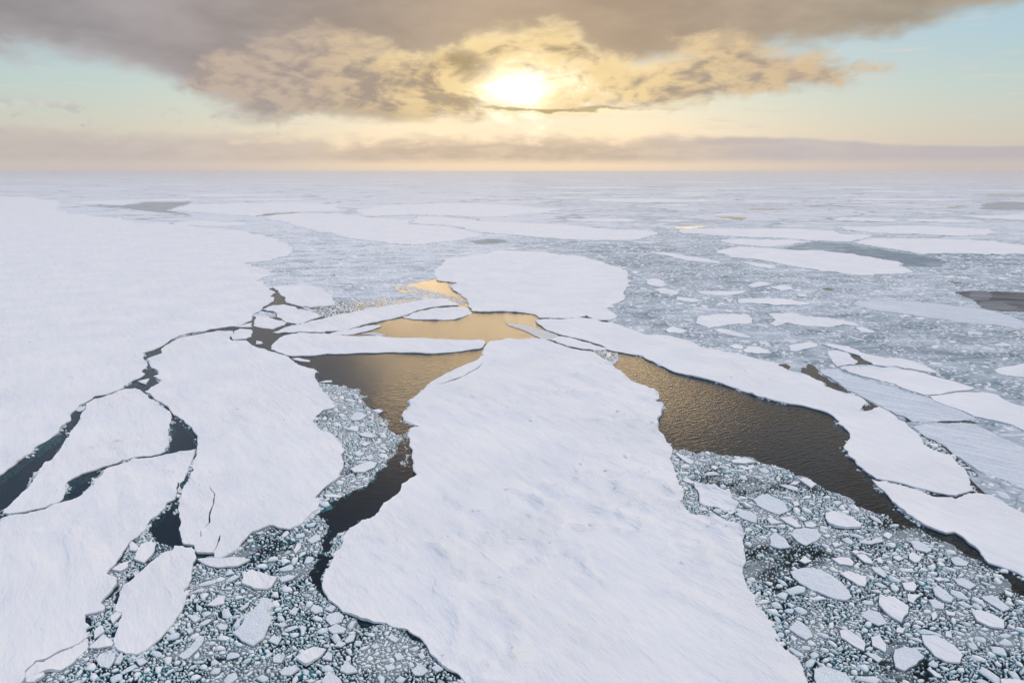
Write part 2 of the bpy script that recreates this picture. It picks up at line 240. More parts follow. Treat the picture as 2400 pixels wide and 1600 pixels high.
 ('ice_floe','snow',0.7,'broad rounded white ice floe beyond the golden water at the centre','ice floe',None,
  [-10.6,895.3,13.8,878.6,41.4,870.4,57.7,839.2,83.8,831.8,103.1,776.5,117.1,727.8,117.3,700.3,111.4,651,105.6,616,95.5,577.2,92.2,549.3,85.1,530,74.6,512,71.3,503.5,74,484.5,74.5,474.2,67.6,461.5,60.6,461.5,52.9,473.7,38,467.3,25.8,468.3,19.2,468.8,16.6,480.3,6.8,488.2,-3.8,491.9,-13.4,490.8,-22.9,489.8,-28.9,491.9,-33.7,512,-36.3,536.3,-35.7,541.4,-39.9,550.6,-46.2,571.4,-52.1,589.8,-54.3,607.9,-50.4,624.4,-58.8,628.7,-70.5,637.4,-73.8,655.6,-78.8,674.8,-80.2,700.3,-78,770,-75.1,810.2,-55.5,827.4,-42.1,839.2,-23.7,886.9],[]),
 ('ice_floe','snow',0.62,'tapering white ice floe sloping up to the left bank of the golden lead','ice floe',None,
  [-153.2,426.1,-149.3,438.7,-143.4,445.3,-138.1,457.3,-131.6,466.2,-122,483.2,-109.6,499.3,-95.7,512,-81,525.4,-73.7,534.7,-64.4,544.3,-52.9,542.9,-42.6,523.1,-41.4,515.1,-58.8,509.4,-68.8,497.2,-72.2,486.7,-78.7,472.9,-86.9,462.6,-92.7,453.8,-98.7,447,-103.8,437.1,-109,429.2,-116.9,427,-128.5,423.7,-139.1,424.3,-149.2,423.4],[]),
 ('ice_floe','snow',0.55,'flat white ice floe wedged between the golden lead and the rounded floe','ice floe',None,
  [-77.3,471.3,-71,483.9,-66.6,492.7,-57.5,505.1,-45.5,507.6,-34.7,506.8,-31.4,493.5,-28.6,485.5,-34.7,472.1,-39.5,464.7,-53,462.9,-68.2,463.7],[]),
 ('ice_floe','snow',0.68,'long white ice bar lying across the water below the golden lead','ice floe',None,
  [-135.6,421.9,-115.1,420.4,-105.8,415.9,-94.6,414.5,-77.7,411,-57.2,409,-43.5,406.2,-29.9,403.4,-20.7,404.8,-17,403.1,-15.8,397.1,-17,386.6,-19,382.8,-28.2,377.9,-37.2,374.2,-43.1,372.5,-58.8,374.2,-74.2,374.2,-89.4,373,-104.4,371.8,-109,368.3,-118.3,367.1,-123,366.7,-127.7,369.9,-133,374.7,-139.5,382.1,-142.2,394.4,-143.5,408.2,-142.3,414.8],[]),
 ('ice_floe','snow',0.4,'narrow pointed ice sliver in the left tip of the golden lead','ice floe',None,
  [-116,422.2,-111.5,428,-103.5,435.8,-94.6,444.6,-89.1,446.3,-87,443,-89.8,434.9,-97.3,424,-103.1,418.9,-112.2,419.5],[]),
 ('ice_floe','nilas2',0.22,'small flat ice sliver below the pointed one at the golden lead','ice floe',None,
  [-96.2,421.7,-88.8,426.3,-84,423.2,-78.8,417.3,-81.7,414.6,-90,418.8],[]),
 ('ice_floe','nilas2',0.25,'smooth greyish ice tongue reaching into the golden water','ice floe',None,
  [-4.5,452.4,6.3,450.1,14.7,439.1,21,430.6,28.7,418.4,26.1,405,20,406.9,11.4,422.4,2.3,439.1],[]),
 ('ice_floe','snow',0.48,'thin white ice sliver between two cracks at the head of the brown right-hand lead','ice floe',None,
  [30.2,414.1,39.8,404.5,46.8,395.8,53.8,385.1,54.3,379.9,46.3,379.9,40.4,382.8,32.1,390,26.9,399.8,23.7,406.7,27.3,410.1],[]),
 ('ice_floe','snow',0.55,'small rounded white floe beside the brash above the junction of the left cracks','ice floe',None,
  [-213.5,603.2,-199.7,608.8,-182.6,612.9,-164.4,589.2,-149.4,560.3,-139.6,530.8,-138,515.7,-157.5,509.9,-166.3,516.9,-176.4,525.9,-185,550.1,-196.6,570.8,-207.1,589.2],[]),
 ('ice_floe','snow',0.52,'white wedge-shaped floe below the small rounded floe at the crack junction','ice floe',None,
  [-185.3,498.8,-185.1,510.1,-177.5,520.6,-166.9,511.8,-153.4,496.1,-142.9,485.4,-135.9,475.1,-139.9,460.5,-144,447.5,-152,454.4,-160.6,466.2,-167.5,476.1,-170.8,485.4,-180.4,493.3],[]),
 ('ice_floe','snow',0.5,'little white floe with dark water at its foot at the crack junction left of centre','ice floe',None,
  [-181.2,472.7,-174.1,475.2,-164.3,464.4,-153.9,454.9,-152.5,446.7,-156.1,434.5,-164.9,438,-172.4,444.5,-177.8,460.6],[]),
 ('ice_floe','snow',0.45,'tiny flat floe squeezed at the right end of the long curved left crack','ice floe',None,
  [-181.8,442.5,-179.9,449.7,-176.5,451.9,-172.2,441.7,-180.4,440.8],[]),
 ('ice_floe','snow',0.5,'small oval floe in brash beside the long right-hand floe','ice floe',None,
  [161.8,388.3,165.3,392.2,172.7,396.2,179.1,398.9,181.3,394.9,180,389.6,173,384.5,164.1,378.3,160.3,379.5],[]),
 ('ice_floe','snow',0.55,'white floe with a notched left end, brown water in the notch, right of centre','ice floe',None,
  [184.5,393.4,191.6,394.7,195.6,389.4,199.5,380.6,198.4,373.3,204,368.5,206.4,363.9,213,362.8,217.6,357.2,219.1,349.6,218.8,342.4,218.1,333.8,213.9,336,208.9,340,202.1,343,196.6,345.5,191.5,348.2,193.4,357.2,192.6,363.9,194.2,368.5,191.6,374.5,188.2,381.8],[]),
 ('ice_floe','snow',0.5,'small rhombic floe filling the notch of the right-hand notched floe','ice floe',None,
  [181.2,378.8,186.2,377.6,190.4,373.9,188.1,362.5,186.7,354.8,182.2,350.2,172.3,347.5,172.9,355.2,177,368.7],[]),
 ('ice_floe','snow',0.55,'long white floe just below the notched floe on the right','ice floe',None,
  [171.2,345,181.3,346.9,190,346.1,196.7,343.6,203.1,339.8,208.1,335.6,212.6,326.4,216.6,319.1,218,312.1,219.6,309.1,214.9,305.7,206.2,304.1,198.5,299.9,190.3,298.8,187.3,304.1,185.5,309.1,185.1,315.9,181.1,321.3,176.9,326.8,173.1,332.5,171.3,340.4],[]),
 ('ice_floe','snow',0.6,'large white floe running off the right edge beside rippled grey pans','ice floe',None,
  [191.14,297.24,198.64,298.5,206.56,302.33,212.63,302.33,220.23,302.33,223.36,298.81,221.59,289.9,223.67,282.59,224.89,264.95,211.92,239.98,203.17,254.42,202.64,259.87,199.47,264.85,193.9,270.01,193.65,276.72,191,283.74,189.21,291.1],[]),
 ('ice_pan','pan',0.32,'long grey-white wind-rippled ice pan beside the long right-hand floe','ice pan',None,
  [158.7,338.7,167.1,341.1,168.7,333.6,172.9,324.2,178,315.3,182.5,311,183,303.5,187.8,298.7,190,294,191,283.7,193.4,272.6,191.8,267.4,184.8,265.6,169.6,263.6,164.8,264.8,164.9,271,162.8,273,162.4,278.5,161.6,284.4,160.3,291.8,160,300.3,159.2,304.5,158.5,315.3,158.1,326.1,157.8,332.9],[]),
 ('ice_pan','pan',0.3,'grey-white wind-rippled ice pan at the right edge below a thin brown lead','ice pan',None,
  [169.38,262.38,184.16,263.25,188.58,261.51,188.68,249.11,191.46,238.26,191.55,214.45,166.74,177.34,161.58,197.21,166.12,203.45,164.78,209.16,160.94,214.21,161,221.66,160.65,230.18,162.86,243.58,160.23,246.87,161.12,253.48,161.23,258.22],[]),
 ('ice_floe','snow',0.5,'white floe in grey brash cut off by the right edge, halfway up','ice floe',None,
  [250.2,340.1,257.3,344.6,275,353,301,363,271.7,325.3,256.3,327.4,249.7,329.8,247.8,332.7],[]),
 ('ice_floe','snow',0.6,'large lens-shaped white floe in grey brash right of centre','ice floe',None,
  [259.9,871.3,289.6,913.6,312.8,937.3,339.3,922.6,373.3,891.1,405.9,879.5,426.3,852.3,431.9,804,439.9,781.1,430.5,752.1,420.7,740.2,409.6,690.6,388.2,678.4,363.5,678.4,357,668.6,337.4,678.4,319.8,701,307.1,728.6,297.3,764.5,283.1,804,261.8,818.1],[]),
 ('ice_floe','snow',0.6,'broad white floe at the upper right edge above dark brash','ice floe',None,
  [495.5,990.4,552.2,1052,592.6,1056.7,641.6,1056.7,690.5,1029.2,714,956.3,729.5,937.3,661.6,847.7,607.6,847.7,540.4,855.4,508.6,847.7,503.7,887.8,498.4,931.7,492.9,960.2],[]),
 ('ice_floe','snow',0.5,'slim white floe just above the lens-shaped floe','ice floe',None,
  [307.1,1019.1,334.1,1050.7,381,1039.2,418.3,1028,441.2,1010.4,397.7,971,343.5,934.5,320.5,961.1],[]),
 ('ice_floe','snow',0.6,'wide flat white floe behind the slim far one','ice floe',None,
  [304.1,1228.7,360.4,1244.7,438.9,1244.7,517.5,1244.7,561.4,1197.8,543.3,1132.3,581.8,1119,535.4,1045.1,489.9,1005.1,448.5,1022.5,400.6,1068.6,361,1085.7,319.9,1119,284,1146],[]),
 ('ice_floe','snow',0.6,'long pale far floe above the upper-right dark brash band','ice floe',None,
  [606.2,1295.4,638.6,1278,736.6,1309.5,796.8,1295.4,847.1,1228.7,805.7,1146,732.5,1093.2,638.7,1132.3,600.8,1151.5,589.2,1219.3],[]),
 ('ice_floe','snow',0.6,'pale far floe below the right-edge grey pan','ice floe',None,
  [1029,1597,1077,1619,1181,1646,1246,1619,1110,1439,1035,1507],[]),
 ('ice_floe','snow',0.5,'short white floe under the left part of the lens-shaped floe','ice floe',None,
  [256.9,775.4,268.4,775.4,284,750.5,281.2,725.9,272.1,718,262.7,735.1],[]),
 ('ice_floe','snow',0.5,'thin white spear-shaped floe left of the lens-shaped floe','ice floe',None,
  [176.5,872.2,203.6,859.4,210,840.9,222.1,818.9,235.6,781.9,234.5,761.5,224.3,765.3,211.3,778,199.6,797.9,192.4,826.1],[]),
 ('ice_floe','snow',0.42,'small pointed white floe in grey brash below the lens-shaped floe','ice floe','small white floes scattered in the grey brash',
  [211.5,609.6,220.9,622,232.9,633.1,238.3,622,227.2,609.6,214.7,600],[]),
 ('ice_floe','snow',0.42,'small round-topped floe right of the pointed one below the lens-shaped floe','ice floe','small white floes scattered in the grey brash',
  [230.8,601.6,244.4,613.7,249.2,605.6,244.3,590,232.5,582.5],[]),
 ('ice_floe','snow',0.42,'tiny flat floe touching the round-topped floe in grey brash','ice floe','small white floes scattered in the grey brash',
  [242.2,584.7,250.6,590,249.8,580.3,243,577.3],[]),
 ('ice_floe','snow',0.42,'tiny triangular floe beside a dark crack in grey brash','ice floe','small white floes scattered in the grey brash',
  [237.6,561,246.5,568,242.4,550.9,236.4,552.2],[]),
 ('ice_floe','snow',0.42,'long thin white floe in grey brash left of the small pointed one','ice floe','small white floes scattered in the grey brash',
  [158.9,578.8,171.7,580.3,187.5,578.8,205.4,580.3,187.9,564.5,169.3,559,159.7,568],[]),
 ('ice_floe','snow',0.42,'slender white floe below the triangular one in grey brash','ice floe','small white floes scattered in the grey brash',
  [181.6,541,200.2,547.5,220.2,544.3,233.3,525.4,226.2,516.4,203.2,514.6,189.8,524.2,177.3,524.2],[]),
 ('ice_floe','snow',0.42,'pale rounded floe with a raised bright rim in grey brash right of centre','ice floe','small white floes scattered in the grey brash',
  [124.4,451.6,132.7,475.6,149,481.7,169.4,483.2,167.6,465.7,161.8,451.6,143.7,447.1,128.9,436.2],[]),
 ('ice_floe','snow',0.42,'white floe with torn edges and a long tail in grey brash','ice floe','small white floes scattered in the grey brash',
  [185.1,483.2,199.7,485.9,210.1,473.1,222.4,470.6,232.7,453.9,231.5,442.7,221.6,447.1,209.8,440.5,195.4,442.7,187.2,453.9,175.1,442.7,174.5,451.6,183.8,465.7],[]),
 ('ice_floe','snow',0.42,'little floe at the tail end of the torn-edged floe','ice floe','small white floes scattered in the grey brash',
  [224.5,436.2,232.5,441.8,233.2,429.8,231.4,423.7,224.6,427.8],[]),
 ('ice_floe','snow',0.42,'slanting sliver of ice below the pale rounded floe','ice floe','small white floes scattered in the grey brash',
  [130.2,434,136.2,434.9,145.2,421.7,148.5,410,142,411.9,132.9,423.7],[]),
 ('ice_floe','snow',0.42,'thin floe left of the slender white one in grey brash','ice floe','small white floes scattered in the grey brash',
  [135.2,552.2,147.4,544.3,153,534.7,141.1,528.4,131.8,537.8],[]),
 ('ice_floe','snow',0.42,'white blunt-ended floe near the right shoulder of the rounded central floe','ice floe','small white floes scattered in the grey brash',
  [128.3,648.2,136.1,652.8,143,639.2,141.5,613.7,132.8,604,124.3,613.7],[]),
 ('ice_floe','snow',0.42,'pale floe just below the blunt-ended one near the rounded central floe','ice floe','small white floes scattered in the grey brash',
  [123.5,590,135.3,597.7,143.7,578.8,135.8,561,125.2,568],[]),
 ('ice_floe','snow',0.42,'small floe in the dark gap right of the rounded central floe','ice floe','small white floes scattered in the grey brash',
  [118.9,691.8,126.6,702.3,130.7,691.8,124.1,679.7],[]),
 ('ice_floe','snow',0.42,'tiny floe hugging the lower right edge of the rounded central floe','ice floe','small white floes scattered in the grey brash',
  [73.3,510.6,76.9,516.4,78.3,510.6,74.7,504.9],[]),
 ('ice_floe','snow',0.42,'white floe in brash above the long right-hand floe, near its left end','ice floe','small white floes scattered in the grey brash',
  [98.5,430.1,106.7,441.2,110.9,434.8,113.2,427,106.5,422.4,100,423.9],[]),
 ('ice_floe','snow',0.42,'broad pale floe in brash above the middle of the long right-hand floe','ice floe','small white floes scattered in the grey brash',
  [132.2,380.1,139.1,387.6,144.7,388.9,147.3,380.1,146.4,372.8,138,371.6,133.1,375.2],[]),
 ('ice_floe','snow',0.42,'small floe left of the broad pale one above the long right-hand floe','ice floe','small white floes scattered in the grey brash',
  [128.2,391.5,133.5,394.1,136.1,390.2,133,382.6,128.7,383.1],[]),
 ('ice_floe','snow',0.42,'small bright floe in the far dark brash at upper right','ice floe','small white floes scattered in the grey brash',
  [420.6,660.3,434.8,671.8,432.4,662.1,421.3,654.6],[]),
 ('ice_floe','snow',0.42,'thin bright floe in the far dark brash at upper right','ice floe','small white floes scattered in the grey brash',
  [430.1,657.4,440.1,662.1,443,654.6,432,647.3],[]),
 ('ice_floe','snow',0.42,'small bright floe near the right edge above the dark pool','ice floe','small white floes scattered in the grey brash',
  [490.7,675.7,499.3,679.7,491.8,664,484.2,660.3],[]),
 ('ice_floe','snow',0.42,'thin bright floe near the right edge just above the dark pool','ice floe','small white floes scattered in the grey brash',
  [468.3,654.6,475.1,657.4,474.9,648.2,466.9,643.7],[]),
 ('ice_floe','snow',0.6,'large pale far floe left of the pointed one','ice floe',None,
  [-556,1546,-563,1652,-529,1711,-414,1681,-337,1566,-295,1521,-240,1475,-207,1427,-201,1339,-129,1288,-84,1222,-44,1119,-73,1057,-77,1022,-125,960,-163,970,-237,1045,-271,1093,-312,1160,-376,1251,-460,1397,-527,1498],[]),
 ('ice_floe','snow',0.6,'pointed pale far floe above the rounded central floe','ice floe',None,
  [-219,1571,-155,1556,-53,1431,21,1369,92,1350,163,1245,233,1198,245,1160,215,1081,191,1034,124,1022,72,1045,28,1081,-18,1132,-40,1146,-86,1258,-133,1328,-199,1362,-202,1439],[]),
 ('ice_floe','snow',0.6,'pale far floe behind the pointed one','ice floe',None,
  [-421,1855,-383,2096,-226,2273,-82,2221,52,2009,140,1891,81,1723,19,1663,-9,1576,-64,1556,-161,1619,-231,1635,-255,1635,-311,1587,-364,1663],[]),
 ('ice_floe','snow',0.6,'pale far floe right of the upper-left grey pan','ice floe',None,
  [-904,1841,-996,2171,-939,2221,-741,2327,-533,2171,-444,1807,-597,1754,-592,1581,-706,1663,-767,1723],[]),
 ('ice_floe','snow',0.5,'thin pale lens of ice along the top edge of the vast left floe','ice floe',None,
  [-691.5,1390.7,-654.7,1432.2,-533.8,1390.7,-513.3,1321.7,-547,1282.8,-617.2,1318.1],[]),
 ('ice_floe','snow',0.5,'thin pale floe above the upper-left grey pan','ice floe',None,
  [-1497,2318,-1356,2576,-1241,2675,-1127,2471,-1270,2410,-1209,2164,-1340,2193],[]),
 ('ice_pan','nilas',0.05,'smooth grey thin-ice pan at upper left beyond the vast floe','ice pan',None,
  [-1330,2126,-1178,2108,-1227,2329,-1083,2374,-966,2004,-924,1858,-780,1673,-880,1732,-1057,1924],[]),
 ('ice_pan','nilas',0.05,'small smooth grey ice pan behind the rounded central floe','ice pan',None,
  [-65.5,1012.8,-39.2,1055.5,-10,1028.2,-7.6,995.9,-46.4,969.4],[]),
 ('ice_pan','nilas',0.05,'smooth grey thin-ice pan at the far right edge','ice pan',None,
  [1264,1880,1561,2285,1687,2363,1699,2203,1430,1851,1326,1851],[]),
 ('ice_pan','nilas4',0.06,'dark grey ice pan with a pale rim in the dark pool at right','ice pan',None,
  [391.7,575.8,409.6,579.4,381.4,539.8,370,539.8,379.6,559.6],[]),
 ('ice_pan','nilas4',0.06,'dark lens-shaped grey ice pan in the lower part of the dark right-hand pool','ice pan',None,
  [361.8,523,374.2,532.2,385.8,529.1,384.3,509.6,370.7,501.1,356.2,502.2],[]),
 ('ice_pan','nilas3',0.03,'dark smooth sheet of new ice filling the pool at the right edge','ice pan',None,
  [379.7,577.4,398,582.5,425.7,577.4,455.9,566.7,393.1,485.1,374.8,490.4,360.7,493.1,355,506.9,364.2,527.4,372.5,546.4],[]),
 ('ice_pan','nilas5',0.045,'dark grey band of fine brash ice above the lens-shaped floe','ice pan',None,  # added dark panel in place of a band of fine brash
  [441.4,1010.7,475.9,975.5,486.6,927.7,498,844.8,496.2,772.6,464,736.1,424.5,738.4,436.7,775.1,430.7,801.6,424.2,847.8,404.5,876.2,396.6,901.2,367.8,896.1,365.2,918.7],[]),
 ('ice_pan','pan',0.12,'pale streaked sheet of refrozen ice left of the dark pool at right','ice pan',None,
  [265.3,520.9,276.2,536.3,290.8,533.1,315.6,536.3,335.1,520.9,349.5,503.6,356,486.3,352.4,462.3,338.1,439.6,319.9,448.4,306.1,457.6,294.8,472,282.7,487.3,267.1,498.1],[]),
 ('ice_chunk','snow',0.8,'white ice block with a shaded near side, topmost large block in the lower-right brash','ice chunk','ice chunks in the brash right of the central floe',
  [94.2,186.53,97.33,187.55,99.74,184.85,100.57,182.39,101.58,179.99,100.41,178.02,96.3,177.64,93.14,178.41,92.43,180.78],[]),
 ('ice_chunk','rubble',0.5,'five-sided lumpy ice chunk left of the shaded block','ice chunk','ice chunks in the brash right of the central floe',
  [78.99,174.36,80.82,177.01,84.66,177.79,87.62,177.4,87.38,173.99,85.03,171.42,80.8,168.55,79.42,170.69],[]),
 ('ice_chunk','rubble',0.5,'triangular lumpy ice chunk close to the central floe edge','ice chunk','ice chunks in the brash right of the central floe',
  [72.48,172.88,74.79,175.49,75.77,173.99,76.45,171.78,76.22,167.85,73.11,167.02,71.08,168.55],[]),
 ('ice_chunk','rubble',0.6,'longest oval lumpy ice chunk in the lower-right brash','ice chunk','ice chunks in the brash right of the central floe',
  [71.47,155.87,73.9,157.11,76.27,157.74,79.39,156.8,81.22,154.65,81.98,152.55,82.46,149.92,82.01,145.16,79.9,143.8,77.33,144.61,75.23,146.53,73.19,148.77,71.78,151.08,71.25,153.14],[]),
 ('ice_chunk','snow',0.7,'smooth white kite-shaped ice block right of the long oval chunk','ice chunk','ice chunks in the brash right of the central floe',
  [83.85,155.1,86.38,156.02,87.67,155.1,88.87,154.01,89.87,153.59,87.46,149.48,85.89,150.05,84.78,152.69],[]),
 ('ice_chunk','snow',0.6,'white ice block split by a short dark crack','ice chunk','ice chunks in the brash right of the central floe',
  [84.87,161.92,87.71,162.58,89.72,162.25,89.86,160.29,88.72,158.69,85.83,159.32],[]),
 ('ice_chunk','snow',0.6,'smooth wedge of ice right of the cracked block','ice chunk','ice chunks in the brash right of the central floe',
  [92.18,163.58,94.44,163.71,94.81,161.59,94.55,159.32,92.72,160.29],[]),
 ('ice_chunk','snow',0.75,'brightest many-cornered smooth ice block in the middle of the lower-right brash','ice chunk','ice chunks in the brash right of the central floe',
  [88.47,144.67,92.31,145.1,92.79,143.59,93.56,141.47,92.11,138.9,88.61,135.43,87.5,137.4,87,139.41,87.08,142],[]),
 ('ice_chunk','rubble',0.5,'lumpy ice chunk just lower left of the brightest block','ice chunk','ice chunks in the brash right of the central floe',
  [80.9,138.24,83.66,140.27,85.68,139.25,85.47,135.29,82.92,134.57,81.56,136.75],[]),
 ('ice_chunk','snow',0.6,'small smooth ice block above right of the brightest block','ice chunk','ice chunks in the brash right of the central floe',
  [97.46,150.79,100.41,151.19,100.2,149.34,98.39,147.36,96.7,148.21],[]),
 ('ice_chunk','snow',0.5,'small three-cornered ice block right beside the brightest block','ice chunk','ice chunks in the brash right of the central floe',
  [96.04,146.12,98.76,145.68,95.68,142.88,94.98,143.95],[]),
 ('ice_chunk','rubble',0.55,'uneven ice chunk near the open water strip, upper right of the brash','ice chunk','ice chunks in the brash right of the central floe',
  [110.55,170.61,113.05,171.33,114.06,169.18,113.69,166.03,111.89,164.87,109.65,166.72],[]),
 ('ice_chunk','snow',0.6,'compact smooth ice block below the uneven chunk near the open water strip','ice chunk','ice chunks in the brash right of the central floe',
  [106.39,163.91,108.25,164.93,109.08,162.58,107.22,160.61,105.89,160.16,105.45,161.92],[]),
 ('ice_chunk','rubble',0.6,'long leaning ice chunk right of the small smooth block','ice chunk','ice chunks in the brash right of the central floe',
  [103.56,148.21,105.59,149.63,106.39,147.64,106.32,144.88,104.82,143,103.2,143.54,102.72,145.98],[]),
 ('ice_chunk','rubble',0.45,'low lumpy chunk at the foot of the long leaning chunk','ice chunk','ice chunks in the brash right of the central floe',
  [99.93,144.02,101.56,144.02,102.7,142.43,101.42,140.6,99.33,141.38],[]),
 ('ice_chunk','rubble',0.5,'ragged ice chunk by the right edge of the brash','ice chunk','ice chunks in the brash right of the central floe',
  [113.34,145.3,116.18,145.85,117.12,143.41,117.22,140.79,114.9,139.76,114.09,141.83],[]),
 ('ice_chunk','snow',0.65,'big smooth oblong ice block near the right edge of the picture','ice chunk','ice chunks in the brash right of the central floe',
  [107.42,139.55,109.66,140.06,111.49,138.54,112.44,136.06,110.43,133.18,108.01,133.89,106.38,136.06],[]),
 ('ice_chunk','rubble',0.5,'ragged ice chunk above the big oblong block at right','ice chunk','ice chunks in the brash right of the central floe',
  [111.39,152.4,114.02,153.3,115.12,151.81,115.34,150.07,112.53,148.36,111.12,150.36],[]),
 ('ice_chunk','rubble',0.5,'lumpy ice chunk nearest the central floe, below the long oval chunk','ice chunk','ice chunks in the brash right of the central floe',
  [62.27,133.38,65.53,136.51,66.49,135.05,66.82,132.91,66.53,130.83,64.56,129.7,63.2,131.52],[]),
 ('ice_chunk','snow',0.6,'smooth slanting ice block below the long oval chunk','ice chunk','ice chunks in the brash right of the central floe',
  [73.45,132.78,75.39,133.01,76.5,130.93,76.95,128.23,75.56,126.05,74.07,127.79,72.67,130.47],[]),
 ('ice_chunk','snow',0.55,'smooth ice block right of the slanting block near the bottom','ice chunk','ice chunks in the brash right of the central floe',
  [79.32,130.54,81.48,131.22,81.43,128.29,79.75,125.69,78.24,127.85],[]),
 ('ice_chunk','snow',0.6,'large smooth greyish oval ice block in the lower right','ice chunk','ice chunks in the brash right of the central floe',
  [90.93,131.16,93.66,130.93,94.95,129.12,95.78,127.13,95.47,124.35,93.58,122.28,90.99,122.69,89.7,124.35,89.67,128.23],[]),
 ('ice_chunk','rubble',0.6,'large two-lobed ice chunk near the bottom, left of the greyish oval block','ice chunk','ice chunks in the brash right of the central floe',
  [82.36,126.48,85.04,127.35,86.89,126.48,87.4,124.35,84.24,121.88,80.69,120.07,79.55,121.07],[]),
 ('ice_chunk','rubble',0.6,'rough ice chunk cut by the bottom edge beside the central floe','ice chunk','ice chunks in the brash right of the central floe',
  [62.6,120.67,64.79,121.47,66.5,120.27,68.37,118.9,68.47,116.26,66.3,114.55,60.91,114.55,61.45,118.31],[]),
 ('ice_chunk','snow',0.4,'thin slanting ice strip below the greyish oval block','ice chunk','ice chunks in the brash right of the central floe',
  [85.86,120.71,87.02,120.32,87.67,118.17,86.24,118.55],[]),
 ('ice_chunk','rubble',0.4,'low ice chunk under the slanting smooth block','ice chunk','ice chunks in the brash right of the central floe',
  [75.39,125.66,77.61,125.45,78.32,123.77,76.78,122.74],[]),
 ('ice_chunk','snow',0.6,'white ice block cut by the bottom right corner','ice chunk','ice chunks in the brash right of the central floe',
  [98.95,117.55,101.98,117.36,104.31,116.79,102.93,114.92,97.79,115.29],[]),
 ('ice_chunk','rubble',0.55,'pair of fused ice lumps close to the dark water strip at right','ice chunk','ice chunks in the brash right of the central floe',
  [116.52,162,119.13,162.99,120.15,160.37,118.58,158.77,115.94,159.09],[]),
 ('ice_chunk','rubble',0.45,'thin slanting lumpy chunk right of the smooth kite-shaped block','ice chunk','ice chunks in the brash right of the central floe',
  [93.35,157.98,95.63,158.29,95.76,154.88,94.44,153.37,93.28,155.8],[]),
 ('ice_chunk','rubble',0.35,'low streak of lumpy ice below the topmost shaded block','ice chunk','ice chunks in the brash right of the central floe',
  [96.94,171.67,100.17,171.31,103.78,173.14,103.39,170.95,99.18,169.37,96.6,170.23],[]),
 ('ice_chunk','snow',0.5,'white ice chunk in the brash right of the central floe','ice chunk','ice chunks in the brash right of the central floe',
  [104.79,173.99,106.93,175.49,107.48,173.99,105.53,172.14],[]),
 ('ice_chunk','snow',0.5,'white ice chunk in the brash right of the central floe','ice chunk','ice chunks in the brash right of the central floe',
  [75.89,161.1,78.2,163.21,78.8,160.77,76.79,159.81],[]),
 ('ice_chunk','snow',0.5,'white ice chunk in the brash right of the central floe','ice chunk','ice chunks in the brash right of the central floe',
  [91.65,165.09,93.44,166.12,93.87,164.75,91.98,163.88],[]),
 ('ice_chunk','snow',0.5,'white ice chunk in the brash right of the central floe','ice chunk','ice chunks in the brash right of the central floe',
  [97.02,132.44,98.23,132.68,96.95,130.15,95.87,130.83],[]),
 ('ice_chunk','snow',0.5,'white ice chunk in the brash right of the central floe','ice chunk','ice chunks in the brash right of the central floe',
  [97.43,138.75,98.84,139.51,98.25,137.74,96.41,136.51],[]),
 ('ice_chunk','snow',0.5,'white ice chunk in the brash right of the central floe','ice chunk','ice chunks in the brash right of the central floe',
  [88.39,169.62,90.24,169.97,90.15,168.55,88.26,167.71],[]),
 ('ice_chunk','snow',0.5,'white ice chunk in the brash right of the central floe','ice chunk','ice chunks in the brash right of the central floe',
  [69.49,221.2,71.29,221.97,71.85,220.07,70.27,218.42],[]),
 ('ice_chunk','snow',0.5,'white ice chunk in the brash right of the central floe','ice chunk','ice chunks in the brash right of the central floe',
  [91.14,206.54,93.6,208.57,95.41,208.23,93.24,206.2],[]),
 ('ice_chunk','snow',0.5,'white ice chunk in the brash right of the central floe','ice chunk','ice chunks in the brash right of the central floe',
  [75.39,183.25,76.97,184.62,77.77,182.43,78.86,181.09,75.64,180.3],[]),
 ('ice_chunk','snow',0.5,'white ice chunk in the brash right of the central floe','ice chunk','ice chunks in the brash right of the central floe',
  [85.63,181.09,87.58,181.63,88.77,179.77,86.76,178.46,85.14,178.98],[]),
 ('ice_chunk','snow',0.5,'white ice chunk in the brash right of the central floe','ice chunk','ice chunks in the brash right of the central floe',
  [70.77,193.82,72.46,193.82,74.08,191.15,71.56,190.28],[]),
 ('ice_chunk','snow',0.5,'white ice chunk in the brash right of the central floe','ice chunk','ice chunks in the brash right of the central floe',
  [87.88,173.89,89.39,174.39,89.83,173.4,88.35,172.66],[]),
 ('ice_chunk','snow',0.5,'white ice chunk in the brash right of the central floe','ice chunk','ice chunks in the brash right of the central floe',
  [88.33,169.53,89.93,170,90.25,168.82,88.34,167.65],[]),
 ('ice_chunk','snow',0.5,'white ice chunk in the brash right of the central floe','ice chunk','ice chunks in the brash right of the central floe',
  [87.36,194.43,89.18,194.73,88.64,192.04,86.73,191.45],[]),
 ('ice_chunk','snow',0.5,'white ice chunk in the brash right of the central floe','ice chunk','ice chunks in the brash right of the central floe',
  [101.4,162.41,103.5,163.61,103.93,162.08,102.12,161.1],[]),
 ('ice_chunk','snow',0.5,'white ice chunk in the brash right of the central floe','ice chunk','ice chunks in the brash right of the central floe',
  [96.71,161.75,98.13,162.74,97.31,159.81,96.23,160.13],[]),
 ('ice_chunk','snow',0.5,'white ice chunk in the brash right of the central floe','ice chunk','ice chunks in the brash right of the central floe',
  [101.54,139.76,103.28,139,102.33,137.99,100.91,138.49],[]),
 ('ice_chunk','snow',0.5,'white ice chunk in the brash right of the central floe','ice chunk','ice chunks in the brash right of the central floe',
  [121.24,148.36,122.05,146.68,120.74,145.3,120,146.12],[]),
 ('ice_chunk','snow',0.5,'white ice chunk in the brash right of the central floe','ice chunk','ice chunks in the brash right of the central floe',
  [106.61,153,108.51,153.3,108.64,152.11,106.93,151.81],[]),
